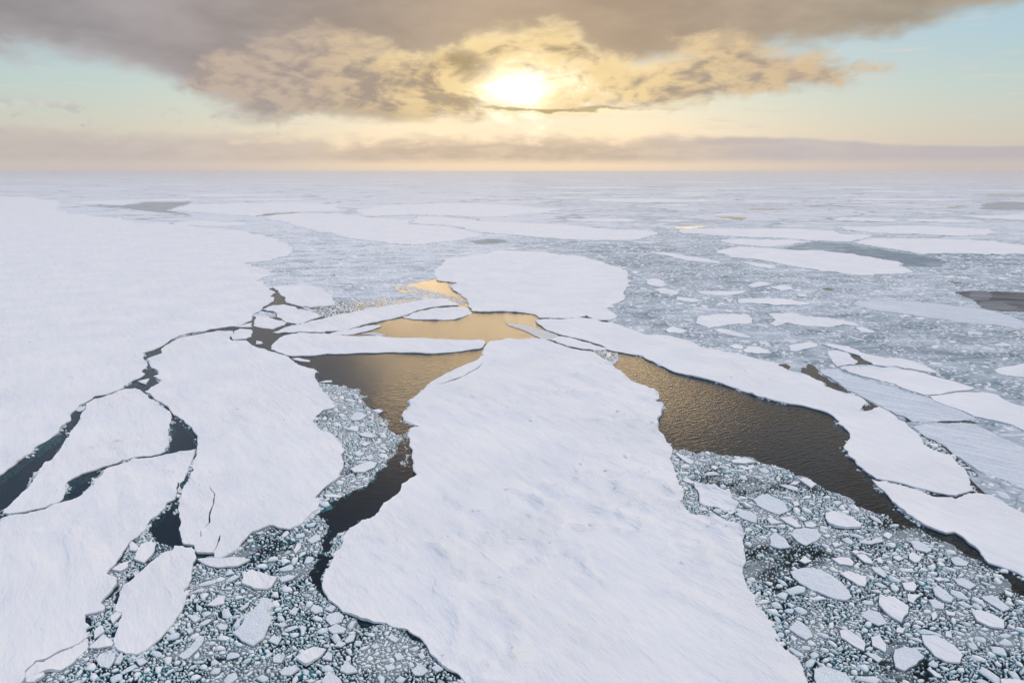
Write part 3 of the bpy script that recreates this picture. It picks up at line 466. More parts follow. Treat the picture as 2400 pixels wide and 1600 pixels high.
 ('ice_chunk','snow',0.5,'white ice chunk in the brash right of the central floe','ice chunk','ice chunks in the brash right of the central floe',
  [86.85,133.85,88.42,133.38,87.03,131.98,85.77,132.44],[]),
 ('ice_chunk','snow',0.45,'narrow tilted ice strip at the upper corner of the right brash, against the central floe','ice chunk','ice chunks in the brash right of the central floe',
  [59.31,232.04,60.83,232.87,62.57,229.17,64.61,224.4,62.93,222.85,60.91,226.36],[]),
 ('ice_chunk','snow',0.6,'flat-topped ice block at the upper edge of the right brash, beside the brown water','ice chunk','ice chunks in the brash right of the central floe',
  [77.71,225.23,80.2,226.97,83.2,227.21,85.07,226.02,85.87,223.67,81.77,222.9,77.99,223.05],[]),
 ('ice_chunk','snow',0.35,'thin ice strip just below the flat-topped block by the brown water','ice chunk','ice chunks in the brash right of the central floe',
  [78.2,220.63,80.46,220.78,84.06,219.27,81.22,218.3],[]),
 ('ice_chunk','snow',0.95,'large smooth white ice slab near the central floe with a deep shaded front edge','ice chunk','ice chunks in the brash right of the central floe',
  [57.01,210.39,58.57,211.79,60.59,209,63.36,205.94,67.62,204.27,69.68,202.3,69.65,198.47,69.43,194.15,69.69,191.46,67.56,189.13,65.08,189.13,62.83,190.87,60.38,192.05,58.11,192.95,58.77,195.98,59.85,201.65,59.53,204.94,58.01,208.31],[]),
 ('ice_chunk','snow',0.7,'white ice block standing out into the brown water at the upper edge of the brash','ice chunk','ice chunks in the brash right of the central floe',
  [95.77,209.53,97.92,211.06,99.25,209.18,100.03,206.12,96.97,203.47,96.29,207.13],[]),
 ('ice_chunk','rubble',0.5,'wide lumpy ice chunk right of the large smooth slab','ice chunk','ice chunks in the brash right of the central floe',
  [75.62,195.64,78.88,198.42,81.24,199.37,83.07,196.56,84.63,193.22,84.05,188.55,80.2,186,77.93,187.98,75.58,191.45],[]),
 ('ice_chunk','rubble',0.5,'rounded lumpy chunk below the large smooth slab','ice chunk','ice chunks in the brash right of the central floe',
  [66.97,186.28,69.98,188.83,72.17,187.98,73.11,185.17,71.69,181.09,70.11,181.9,68.33,183.79],[]),
 ('ice_chunk','snow',0.5,'leaf-shaped ice chunk between the wide lumpy chunk and the topmost shaded block','ice chunk','ice chunks in the brash right of the central floe',
  [79.46,184.07,82.75,184.89,83.91,182.43,83.72,178.72,81.94,178.2,80.35,180.83],[]),
 ('ice_chunk','rubble',0.35,'low pale ice streak left of the block standing out into the brown water','ice chunk','ice chunks in the brash right of the central floe',
  [87.72,206.51,90.86,206.18,93.03,204.19,91.98,201.58,89.82,203.53],[]),
 ('ice_chunk','snow',0.7,'smooth many-cornered ice block below the thin ice bar','ice chunk','ice chunks in the brash left of the central floe',
  [-67.36,150.56,-68.31,154.12,-67.38,156.26,-64.36,155.64,-59.54,153.21,-59.44,149.41,-60.23,148.27,-63.45,148.39],[]),
 ('ice_chunk','rubble',0.65,'biggest rubbly pile of ice in the lower-left brash','ice chunk','ice chunks in the brash left of the central floe',
  [-61.94,131.5,-61.37,134.31,-61.62,138.23,-59.95,141.03,-60.54,144.48,-57.67,144.21,-57.26,139.75,-55.12,136.74,-55.05,133.84,-54.66,130.13,-56.15,127.68,-59.11,129.23],[]),
 ('ice_chunk','snow',0.8,'smooth tilted ice block near the bottom edge','ice chunk','ice chunks in the brash left of the central floe',
  [-45.35,123.43,-44.15,125.97,-42.73,127.13,-39.98,126.18,-40.31,124.69,-42.83,121.47],[]),
 ('ice_chunk','rubble',0.6,'upper of two round blocks beside the central floe','ice chunk','ice chunks in the brash left of the central floe',
  [-42.81,136.81,-42.23,138.8,-40.46,139.31,-38.83,137.8,-38.98,135.83,-41.15,134.62],[]),
 ('ice_chunk','rubble',0.6,'lower of two round blocks beside the central floe','ice chunk','ice chunks in the brash left of the central floe',
  [-41.4,133.19,-39.98,134.86,-37.33,133.43,-37.45,132.03,-39.82,131.79],[]),
 ('ice_chunk','snow',0.5,'upright narrow ice chunk below the dark channel','ice chunk','ice chunks in the brash left of the central floe',
  [-59.23,166.03,-59.57,169.53,-58.7,170.38,-57.83,168.11,-58.22,164.53],[]),
 ('ice_chunk','rubble',0.5,'pale slanting ice chunk at the dark channel foot','ice chunk','ice chunks in the brash left of the central floe',
  [-57.09,171.32,-55.91,173.89,-54.29,174.27,-53.49,172.05,-55.54,169.88],[]),
 ('ice_chunk','snow',0.55,'smooth fish-shaped ice block right of the oval floe','ice chunk','ice chunks in the brash left of the central floe',
  [-72.33,141.96,-71.09,145.16,-69.51,145.71,-68.36,142.48,-70.29,141.7],[]),
 ('ice_chunk','rubble',0.5,'rough ice chunk resting against the lower right of the smooth tilted block','ice chunk','ice chunks in the brash left of the central floe',
  [-40.09,123.81,-39.5,125.92,-38.26,125.07,-37.92,123.18],[]),
 ('ice_chunk','rubble',0.5,'wide lumpy chunk left of the smooth tilted block','ice chunk','ice chunks in the brash left of the central floe',
  [-47.87,119.95,-46.65,120.95,-45.2,121.75,-43.99,120.55,-45.12,118.78,-47.12,118.97],[]),
 ('ice_chunk','rubble',0.55,'rough ice chunk cut by the bottom edge left of the central floe','ice chunk','ice chunks in the brash left of the central floe',
  [-38.35,117.37,-37.63,119.89,-34.87,117.76,-33.98,116.31,-34.86,114.39,-37.74,115.12],[]),
 ('ice_chunk','rubble',0.45,'long rough ice chunk under the oval floe','ice chunk','ice chunks in the brash left of the central floe',
  [-70.93,124.71,-69.5,127.28,-69.63,130.84,-68.12,130.84,-67.53,128.15,-68.42,124.29,-69.28,123.66],[]),
 ('ice_chunk','snow',0.6,'thin white bar of ice under the tip of the long wavy floe','ice chunk','ice chunks in the brash left of the central floe',
  [-83.24,161.31,-78.2,162.17,-74.67,162.36,-69.29,161.51,-71.63,158.29,-76.4,157.85,-79.69,158.93],[]),
 ('ice_chunk','rubble',0.5,'squarish ice chunk just below the oval floe','ice chunk','ice chunks in the brash left of the central floe',
  [-87.63,123.39,-87.73,125.28,-84.66,125.49,-83.53,122.98,-83.39,120.75,-85.43,121.35],[]),
 ('ice_chunk','snow',0.5,'flat ice chunk cut by the bottom edge at far left','ice chunk','ice chunks in the brash left of the central floe',
  [-98.52,117.82,-95.97,119.37,-95.18,118.59,-95.97,116.49,-97.61,116.49],[]),
 ('ice_chunk','rubble',0.5,'white ice chunk in the brash left of the central floe','ice chunk','ice chunks in the brash left of the central floe',
  [-47.16,139.96,-47.02,142.29,-44.73,140.99,-44.15,139.45,-45.76,138.94],[]),
 ('ice_chunk','rubble',0.5,'white ice chunk in the brash left of the central floe','ice chunk','ice chunks in the brash left of the central floe',
  [-44.11,140.47,-42.75,142.03,-41.52,140.99,-42.09,139.45],[]),
 ('ice_chunk','rubble',0.5,'white ice chunk in the brash left of the central floe','ice chunk','ice chunks in the brash left of the central floe',
  [-52.01,139.19,-51.46,140.99,-50.26,140.73,-50.27,138.19],[]),
 ('ice_chunk','rubble',0.5,'white ice chunk in the brash left of the central floe','ice chunk','ice chunks in the brash left of the central floe',
  [-38.48,127.65,-38.03,129.42,-36.18,128.53,-36.95,127.43],[]),
 ('ice_chunk','rubble',0.5,'white ice chunk in the brash left of the central floe','ice chunk','ice chunks in the brash left of the central floe',
  [-36.69,129.42,-36.06,131.24,-34.71,131.24,-34.75,129.42,-36.08,128.75],[]),
 ('ice_chunk','rubble',0.5,'white ice chunk in the brash left of the central floe','ice chunk','ice chunks in the brash left of the central floe',
  [-27.46,130.32,-26.79,131.7,-24.84,129.87,-25.4,128.75],[]),
 ('ice_chunk','rubble',0.5,'white ice chunk in the brash left of the central floe','ice chunk','ice chunks in the brash left of the central floe',
  [-53.38,129.42,-52.95,131.24,-50.92,130.55,-51,128.09],[]),
 ('ice_chunk','rubble',0.5,'white ice chunk in the brash left of the central floe','ice chunk','ice chunks in the brash left of the central floe',
  [-50.57,124.22,-49.77,125.28,-48.27,124.22,-48.3,122.57,-50.08,122.77],[]),
 ('ice_chunk','rubble',0.5,'white ice chunk in the brash left of the central floe','ice chunk','ice chunks in the brash left of the central floe',
  [-35.46,120.15,-34.73,122.98,-32.56,120.95,-31.73,119.76,-33.83,119.17],[]),
 ('ice_chunk','rubble',0.5,'white ice chunk in the brash left of the central floe','ice chunk','ice chunks in the brash left of the central floe',
  [-25.01,124.64,-23.99,125.49,-22.71,123.81,-24.19,123.18],[]),
 ('ice_chunk','rubble',0.5,'white ice chunk in the brash left of the central floe','ice chunk','ice chunks in the brash left of the central floe',
  [-26.43,121.35,-25.16,122.16,-24.11,120.95,-25.62,119.95],[]),
 ('ice_chunk','rubble',0.5,'white ice chunk in the brash left of the central floe','ice chunk','ice chunks in the brash left of the central floe',
  [-20.75,120.15,-19.48,122.16,-17.25,120.15,-18.22,118.97,-19.89,118.97],[]),
 ('ice_chunk','rubble',0.5,'white ice chunk in the brash left of the central floe','ice chunk','ice chunks in the brash left of the central floe',
  [-16.78,120.95,-15.46,121.75,-14.21,120.55,-15.53,119.76],[]),
 ('ice_chunk','rubble',0.5,'white ice chunk in the brash left of the central floe','ice chunk','ice chunks in the brash left of the central floe',
  [-19.95,124.64,-19.08,125.7,-18.31,124.22,-19.07,123.39],[]),
 ('ice_chunk','rubble',0.5,'white ice chunk in the brash left of the central floe','ice chunk','ice chunks in the brash left of the central floe',
  [-59.04,153.22,-57.02,154.43,-55.02,154.12,-55.42,152.63,-57.77,151.45],[]),
 ('ice_chunk','rubble',0.5,'white ice chunk in the brash left of the central floe','ice chunk','ice chunks in the brash left of the central floe',
  [-64.18,140.73,-62.76,143.35,-62.55,141.51,-63.4,139.96],[]),
 ('ice_chunk','rubble',0.5,'white ice chunk in the brash left of the central floe','ice chunk','ice chunks in the brash left of the central floe',
  [-79.07,123.18,-78.07,124.01,-76.53,122.98,-77.45,121.75],[]),
 ('ice_chunk','rubble',0.5,'white ice chunk in the brash left of the central floe','ice chunk','ice chunks in the brash left of the central floe',
  [-83.06,122.16,-83.6,124.64,-82.13,123.81,-81.93,122.16],[]),
 ('ice_chunk','rubble',0.5,'white ice chunk in the brash left of the central floe','ice chunk','ice chunks in the brash left of the central floe',
  [-30.52,127.65,-29.51,128.53,-28.67,127.21,-29.76,126.78],[]),
 ('ice_chunk','rubble',0.5,'white ice chunk in the brash left of the central floe','ice chunk','ice chunks in the brash left of the central floe',
  [-66.69,134.51,-66.01,135.09,-64.38,134.51,-64.27,133.09,-65.89,133.33],[]),
 ('ice_chunk','rubble',0.5,'white ice chunk in the brash left of the central floe','ice chunk','ice chunks in the brash left of the central floe',
  [-53.3,134.99,-51.99,135.72,-50.91,134.75,-52.06,134.04],[]),
 ('ice_chunk','rubble',0.5,'white ice chunk in the brash left of the central floe','ice chunk','ice chunks in the brash left of the central floe',
  [-74.45,137.44,-73.65,138.44,-71.57,136.94,-72.31,135.48],[]),
 ('ice_chunk','rubble',0.5,'white ice chunk in the brash left of the central floe','ice chunk','ice chunks in the brash left of the central floe',
  [-73.07,133.09,-72.58,134.04,-71.33,132.62,-71.82,131.7],[]),
 ('ice_chunk','snow',0.7,'largest smooth ice block in the strip between the two lower-left floes','ice chunk','ice chunks in the strip beside the oval floe',
  [-100.15,161.67,-102.31,168.83,-101.18,170.26,-98.36,169.9,-96.63,165.01,-96.43,159.73,-99.26,161.02],[]),
 ('ice_chunk','snow',0.6,'smaller ice block touching the upper left of the largest one in the strip','ice chunk','ice chunks in the strip beside the oval floe',
  [-105.6,169.36,-105.63,170.79,-101.67,167.25,-101.68,165.52,-103.52,165.86],[]),
 ('ice_chunk','snow',0.5,'white ice block below the largest one in the strip, above teal water','ice chunk','ice chunks in the strip beside the oval floe',
  [-103.04,156.57,-102.7,158.77,-101.26,160.69,-99.69,157.82,-100.77,155.95],[]),
 ('ice_chunk','rubble',0.4,'small grey lump of ice against the oval floe edge','ice chunk','ice chunks in the strip beside the oval floe',
  [-97.05,155.19,-96.74,156.23,-94.97,155.19,-95.06,153.08],[]),
 ('ice_chunk','snow',0.5,'tilted ice block near the lower end of the strip, by the oval floe','ice chunk','ice chunks in the strip beside the oval floe',
  [-92.36,136.94,-92.38,139.19,-90.79,139.19,-90.48,136.94,-90.63,134.99],[]),
 ('ice_chunk','snow',0.5,'upper triangular ice block at the lower end of the strip','ice chunk','ice chunks in the strip beside the oval floe',
  [-93.54,132.62,-93.13,134.51,-90.84,132.16,-90.89,131.47,-91.96,129.96],[]),
 ('ice_chunk','snow',0.5,'lower triangular ice block at the lower end of the strip','ice chunk','ice chunks in the strip beside the oval floe',
  [-91.5,127.21,-90.32,131.01,-86.81,128.53,-86.76,127.65,-89.19,126.78],[]),
 ('ice_chunk','snow',0.4,'thin flat ice strip at the top of the channel brash','ice chunk','ice chunks in the mid channel',
  [-94.1,318.4,-91.6,321,-88.6,320.7,-87.7,318.4],[]),
 ('ice_chunk','snow',0.4,'thin flat ice strip in the left corner of the brown channel water','ice chunk','ice chunks in the mid channel',
  [-121,362,-118.5,363.6,-109.7,358,-109.4,355.1,-115.3,356.9],[]),
 ('ice_chunk','rubble',0.45,'broad pale chunk in the upper channel brash','ice chunk','ice chunks in the mid channel',
  [-67.8,268.8,-67.2,274.1,-65.4,276.9,-61,272.1,-62.7,266.3,-66.3,266.3],[]),
 ('ice_chunk','snow',0.45,'small pale chunk below the broad one in the channel brash','ice chunk','ice chunks in the mid channel',
  [-65.9,255.2,-64.7,259.4,-61.9,258.8,-61.2,253.4],[]),
 ('ice_chunk','snow',0.45,'flat white chunk in the middle of the channel brash','ice chunk','ice chunks in the mid channel',
  [-60.06,251.13,-57.1,252.28,-52.15,247.73,-54.32,246.95,-58.43,248.51],[]),
 ('ice_chunk','snow',0.45,'small leaf-like chunk in the channel brash','ice chunk','ice chunks in the mid channel',
  [-57.16,240.64,-55.97,242.78,-53.47,241.7,-55.08,238.53],[]),
 ('ice_chunk','rubble',0.45,'rounded chunk in the lower channel brash','ice chunk','ice chunks in the mid channel',
  [-57.97,232.4,-56.62,234.41,-53.79,231.41,-55.54,229.44],[]),
 ('ice_chunk','snow',0.55,'largest slab in the lower channel brash, long and pointed','ice chunk','ice chunks in the mid channel',
  [-55.67,218.04,-53.45,221.66,-50.49,223.97,-47.51,223.5,-47.76,219.84,-50.33,215.84,-54.05,215.84],[]),
 ('ice_chunk','snow',0.45,'lone ice chunk at the brown water edge of the channel brash','ice chunk','ice chunks in the mid channel',
  [-60.6,278.2,-57.6,279.6,-55.3,277.5,-56.6,274.8],[]),
 ('ice_chunk','rubble',0.45,'small chunk right of the rounded one in the channel brash','ice chunk','ice chunks in the mid channel',
  [-52.58,228.47,-51.11,230.91,-49.65,227.51,-50.82,225.6],[]),
 ('ice_chunk','snow',0.45,'flat strip of ice at the lower end of the channel brash','ice chunk','ice chunks in the mid channel',
  [-59.99,199.14,-57.52,199.62,-53.82,198.67,-54.34,197.27,-58.63,197.27],[]),
 ('ice_chunk','rubble',0.4,'small lumpy ice block near the top end of the dark left lead','ice chunk','ice chunks in the left leads',
  [-188.2,278.2,-189.2,282.2,-187.2,283.6,-184.9,279.6,-185.4,276.7],[]),
 ('ice_chunk','snow',0.4,'small triangular ice block in the dark pool of the left crack','ice chunk','ice chunks in the left leads',
  [-183.4,320,-181.4,322.7,-180.1,324.5,-176.7,314.7,-180.2,317.3],[]),
 ('ice_chunk','snow',0.4,'tiny chunk in the brown water left of the long ice bar','ice chunk','ice chunks in the left leads',
  [-155.2,401.8,-152.3,400.9,-149.2,396.9,-149.9,394.2,-152.8,395],[]),
]
SHEET_EDGE = [-1236,1673,-994,1516,-549,1029,-406,947,-331,816,-313,763,-271,695,-248,646,-230,612,-215,595,-211,598,-188,567,-166,520,-149,493,-139,478,-127,471,-115,488,-94,504,-73,526,-56,531,-42,522,-36,531,-23,518,33,518,61,481,67,454,87,407,107,384,129,361,138,348,141,332,145,329,148,311,154,295,152,281,151,276,160,279,160,271,161,262,155,242,156,231,156,221,153,208,151,197,152,184]
SHEET_HOLES = [
 [-97,613.8,-87.1,628.8,-75.2,655.5,-70.8,640.1,-59,631.4,-50.6,627.1,-54.3,612.2,-52,592.5,-46.5,574,-40.1,553.2,-34.7,543.3,-36.4,533.8,-44.6,549.9,-58.1,566.9,-72.5,584.9,-85.1,604.1],
 [379.8,577.6,398.1,582.7,425.8,577.6,456.1,566.9,393.2,485.3,374.9,490.5,360.8,493.2,355.1,507,364.3,527.6,372.6,546.6],
 [142.1,350.5,147.3,352.6,147.4,348.4,144.4,342.2,143.6,335.3,141.3,337.3,140.9,344.3],
 [158.3,351.6,160,349.5,158.9,340.2,156.7,331.4,156.8,323.1,157.8,315.9,158.1,309.9,158.5,303.3,155.6,302.5,153.5,306.6,151.2,310.8,149.6,314.2,150.5,318.6,149,321.3,150,328.6,149.8,333.4,148.5,336.3,152.5,345.3,154.9,344.3],
 [159.9,292.4,160.7,288.7,160.9,283.6,155.2,278,152,277.3,149.4,278.7,155.2,286.5],
 [192.3,377.8,195.3,369.4,193.1,364.8,194.4,359.2,192.4,349.5,183.1,350.5,186.9,355.9],
 [170.6,264.7,182.6,266.4,191.5,268.2,189.9,262.9,184.4,263.5],
 [165,271.2,164.9,265.2,161.9,264.8],
 [-587,1575,-592,1685,-564,1765,-531,1739,-557,1634],
 [2031,3056,2204,3216,2381,3114,2115,2764,1968,2844],
 [1209,1925,1354,2109,1351,2064,1257,1956],
 [458,1575,500,1586,525,1540,482,1457,479,1516],
 [301,1282.3,370.7,1310.3,326.5,1255.5,294,1252.2],
 [821,2616,853,2548,809,2496],
 [690,2575,725,2575,697,2522],
 [627,1881,711,1925,769,1881,690,1859],
 [272.7,592.5,279.9,598.6,283.5,592.5,273.4,584.2],
 [406.7,633.1,415.9,630.5,418.3,623.7,406.5,622.1],
 [312.4,530.7,327.5,536.9,324.7,518.6,314,515.6],
 [160.2,253.31,161.43,251,161.63,242.15,160.34,230.87,158.75,218.71,158.46,212.63,155.52,212.63,156.51,222.33,157.96,230.87,154.6,235.88,156.47,243.23],
 [-157,508.7,-136,513.9,-135.2,531,-125.9,535.7,-92,540.4,-75.2,545.3,-82.6,524.1,-109.4,498.2,-121.8,482.3,-131.8,472.8,-142.2,488.2],
 [-103.3,604.1,-95.4,612.2,-78.5,592.5,-57.8,563.4,-41.5,540.1,-35.8,524.6,-40.1,521.6,-47.9,533.8,-63.2,546.6,-80.1,566.9,-93.4,574],
 [316,423.5,335.3,435.9,341.5,431.7,326.6,411.7,315,407.9],
 [-185.9,477.6,-186.7,495.9,-170.8,485.3,-167.1,472.6,-177.3,472.6]]
BRASH = [
 ('right',[59.85,236.46,64.29,236.03,67.34,232.26,73.78,233.92,76.13,230.61,83.12,229.8,86.83,228.18,92.64,221.93,95.47,213.11,99.77,212.41,101.34,206.9,104.88,200.37,107.18,196.01,109.14,187.19,112.8,186.34,114.83,179.07,118.65,177.52,120.09,171.55,121.65,167.99,122.28,163.23,124.81,159.97,125.14,156.81,124.82,151.4,124.19,145.76,128.81,131.28,104.74,102.11,57.76,102.11,58.49,116.94,57.82,145.37,57.38,164.32,47.68,193.51,54.72,225.72]),
 ('left',[-95.77,320.54,-90.03,316.99,-80.42,314.38,-77.85,310.11,-72.93,310.11,-70.54,300.3,-66.19,298.72,-62.12,282.3,-56.51,274.03,-54.16,268.76,-50.54,263.67,-48.62,255.18,-44.83,250.54,-43.46,239.61,-42.38,235.47,-42.75,230.48,-44.11,224.74,-45.27,218.54,-47.03,209.95,-49.36,203.91,-52.22,201,-54.15,198.16,-57.08,194.49,-55.96,191.81,-58.01,190.07,-55.17,182.54,-53.13,177.8,-53.86,173.28,-52.31,168.96,-52.65,163.48,-51.56,158.3,-51.9,154.6,-48.52,149.89,-46.11,145.97,-41.86,142.22,-36.8,138.38,-34.22,133.76,-30.91,135.67,-26.63,134.24,-23.28,132.36,-19.18,128.73,-16.57,124.01,-14,121.16,-9.48,116.96,-9.16,112.36,-8.47,102.11,-97.04,102.11,-103.22,119.35,-95.08,124.42,-81.65,129.86,-82.19,148.85,-81.94,160.2,-78.7,177.87,-67.97,199.27,-70.86,218.54,-86.16,259.24,-99.32,316.29]),
 ('strip',[-106.35,177.04,-103.23,176.27,-99.05,171.1,-94.74,170.02,-92.47,166.87,-95.2,163.48,-96.06,160.21,-96.24,155.2,-97.69,153.4,-96.49,148.75,-93.59,140.66,-91.11,139.64,-89.12,133.29,-86.9,128.29,-83.62,126.12,-89.19,122.77,-93.44,127.85,-94.12,131.44,-99.71,139.13,-96.15,140.66,-98.63,143.8,-99.11,151.62,-104.08,155.51,-105.82,167.56]),
 ('edge',[-37.82,226.62,-39.75,244.97,-41.59,251.69,-43.3,251.69,-46.01,244.97,-41.83,244.97,-38.3,232.45,-35.1,218.54,-33.22,218.54]),
 ('teal',[-50.61,171.1,-50.02,174.77,-47.27,177.04,-47.03,170.38,-47.3,166.87,-48.26,164.82,-50.1,163.48,-49.89,166.87])]
MIDBRASH = [
 ('edgestrip',[160.2,253.31,161.43,251,161.63,242.15,160.34,230.87,158.75,218.71,158.46,212.63,155.52,212.63,156.51,222.33,157.96,230.87,154.6,235.88,156.47,243.23]),
 ('leftnet',[-157,508.7,-136,513.9,-135.2,531,-125.9,535.7,-92,540.4,-75.2,545.3,-82.6,524.1,-109.4,498.2,-121.8,482.3,-131.8,472.8,-142.2,488.2]),
 ('leftnet2',[-103.3,604.1,-95.4,612.2,-78.5,592.5,-57.8,563.4,-41.5,540.1,-35.8,524.6,-40.1,521.6,-47.9,533.8,-63.2,546.6,-80.1,566.9,-93.4,574]),
 ('rightedge',[316,423.5,335.3,435.9,341.5,431.7,326.6,411.7,315,407.9]),
 ('crack',[-185.9,477.6,-186.7,495.9,-170.8,485.3,-167.1,472.6,-177.3,472.6]),
 ('leadhead',[46.1,380.4,54.5,389.3,60,379.2,59,360.5,54.8,351.8]),
 ('lefttri',[-146.96,206.85,-147.61,212.21,-144.46,217.38,-147.67,213.48,-146.22,207.66,-143.92,202.89]),
 ('crackline',[-207.8,402.3,-208.6,423.9,-198,431.6,-196.7,428.5,-203.7,419.4,-207.1,406.4])]

# ---------------------------------------------------------------- materials
def mat(name):
    m = bpy.data.materials.new(name); m.use_nodes = True
    t = NT(m.node_tree); t.n.clear()
    out = t.n.new('ShaderNodeOutputMaterial')
    return m, t, out
def principled(t, out, **k):
    b = t.n.new('ShaderNodeBsdfPrincipled')
    for a, v in k.items(): t.put(b.inputs[a.replace('_', ' ')], v)
    t.l.new(b.outputs[0], out.inputs['Surface']); return b
def wpos(t):
    g = t.n.new('ShaderNodeNewGeometry'); return g.outputs['Position']
def rot2(t, p, ang, sx, sy):
    n = t.n.new('ShaderNodeMapping'); n.vector_type = 'POINT'
    t.put(n.inputs['Vector'], p); n.inputs['Rotation'].default_value = (0, 0, ang)
    v = n.outputs[0]
    return t.v('MULTIPLY', v, (sx, sy, 1.0))
def bump(t, h, strength, dist, normal=None):
    b = t.n.new('ShaderNodeBump'); t.put(b.inputs['Height'], h)
    b.inputs['Strength'].default_value = strength; b.inputs['Distance'].default_value = dist
    if normal is not None: t.l.new(normal, b.inputs['Normal'])
    return b.outputs[0]

def snow_mat(name, base, tint, rubble=False):
    m, t, out = mat(name)
    p = wpos(t)
    s = rot2(t, p, rad(52), .10, .42)          # wind-drift axis
    n1 = t.noise(s, 1.0, 6, .6)
    n2 = t.noise(p, .035, 4, .5)
    n3 = t.noise(rot2(t, p, rad(70), .5, 1.6), 1.0, 5, .62)
    c = t.mix(t.ss(n2, .35, .68), base, tint)
    c = t.mix(t.mul(t.ss(n1, .50, .70), .5), c, tint)  # wind-packed streaks, tint deepened to carry drift shading in the colour
    if rubble:
        v = t.voro(p, 1.6, 'DISTANCE_TO_EDGE')
        c = t.mix(t.ss(v, .10, .0, 0, .45), c, (.50, .62, .72, 1))
        h = t.add(t.mul(t.noise(p, 1.3, 6, .62), 1.0), t.mul(t.m('MINIMUM', v, .25), 1.2))
        nor = bump(t, h, .8, .35)
    else:
        n4 = t.noise(rot2(t, p, rad(58), .045, .16), 1.0, 4, .55)
        pat = t.ss(t.noise(p, .022, 4, .6), .36, .66, .30, 1.15)
        h = t.add(t.mul(t.add(t.mul(n1, 1.0), t.mul(n3, .5)), pat), t.mul(n4, 1.7))
        nor = bump(t, h, .85, .80)
    b = principled(t, out, Base_Color=c, Roughness=.85, Specular_IOR_Level=.15, Normal=nor)
    return m
M_SNOW = snow_mat('snow', (.88, .88, .89, 1), (.825, .84, .875, 1))
M_RUB = snow_mat('rubble_ice', (.83, .86, .90, 1), (.77, .82, .87, 1), True)

def wall_mat():
    m, t, out = mat('ice_wall'); p = wpos(t)
    n = t.noise(p, 1.2, 5, .6)
    z = t.sep(p)[2]
    c = t.mix(n, (.62, .70, .78, 1), (.80, .83, .88, 1))
    principled(t, out, Base_Color=c, Roughness=.6, Specular_IOR_Level=.3, Normal=bump(t, n, .6, .2)); return m
M_WALL = wall_mat()
def notch_mat():
    m, t, out = mat('shaded_wet_ice'); p = wpos(t); n = t.noise(p, 1.5, 5, .6)  # wet ice, its colour darkened further for the shade under the rim
    principled(t, out, Base_Color=t.mix(n, (.14, .20, .24, 1), (.34, .42, .46, 1)), Roughness=.35, Specular_IOR_Level=.4, Normal=bump(t, n, .6, .2)); return m
M_NOTCH = notch_mat()
def ledge_mat(k=1.0):
    m, t, out = mat('submerged_ice'); p = wpos(t)
    n = t.noise(p, .5, 5, .6)
    c = t.mix(t.ss(n, .35, .7), (.03 * k, .13 * k, .16 * k, 1), (.19 * k, .42 * k, .45 * k, 1))
    principled(t, out, Base_Color=c, Roughness=.8, Specular_IOR_Level=.0); return m
M_LEDGE = ledge_mat(.45)  # darker copy: light lost in the water is put into the colour
M_SUNK = ledge_mat()
M_SUNK.name = 'sunken_ice'

def brash_mat():
    m, t, out = mat('brash_chunks'); p = wpos(t)
    at = t.n.new('ShaderNodeAttribute'); at.attribute_name = 'wet'; wet = at.outputs['Fac']
    n = t.noise(p, 2.4, 5, .65)
    c = t.mix(t.ss(t.add(wet, t.mul(t.sub(n, .5), .5)), .0, 1.0), (.89, .90, .92, 1), (.42, .52, .57, 1))
    principled(t, out, Base_Color=c, Roughness=.75, Specular_IOR_Level=.2, Normal=bump(t, n, .8, .18)); return m
M_BRASH = brash_mat()

def pan_mat():
    m, t, out = mat('rippled_pan'); p = wpos(t)
    s = rot2(t, p, rad(38), .05, .55)
    n1 = t.noise(s, 1.0, 7, .65); n2 = t.noise(p, .02, 4, .55); n3 = t.noise(p, .8, 5, .65)
    c = t.mix(t.ss(t.add(t.mul(n1, .6), t.mul(n3, .4)), .36, .60), (.47, .56, .64, 1), (.76, .79, .84, 1))
    c = t.mix(t.ss(n2, .3, .75, 0, .4), c, (.60, .66, .72, 1))
    principled(t, out, Base_Color=c, Roughness=.75, Specular_IOR_Level=.2, Normal=bump(t, n1, .5, .25)); return m
M_PAN = pan_mat()
def nilas_mat(name, a, b, rough):
    m, t, out = mat(name); p = wpos(t)
    n = t.noise(rot2(t, p, rad(20), .02, .08), 1.0, 6, .6)
    c = t.mix(t.ss(n, .35, .68), a, b)
    principled(t, out, Base_Color=c, Roughness=rough, Specular_IOR_Level=.2, Normal=bump(t, n, .2, .2)); return m
M_NIL = nilas_mat('grey_ice', (.30, .32, .34, 1), (.50, .52, .54, 1), .8)
M_NIL4 = nilas_mat('slate_ice', (.15, .16, .18, 1), (.27, .28, .30, 1), .75)
M_NIL3 = nilas_mat('dark_grey_ice', (.05, .055, .065, 1), (.19, .20, .22, 1), .7)
M_NIL2 = nilas_mat('smooth_ice', (.55, .57, .60, 1), (.66, .67, .70, 1), .5)

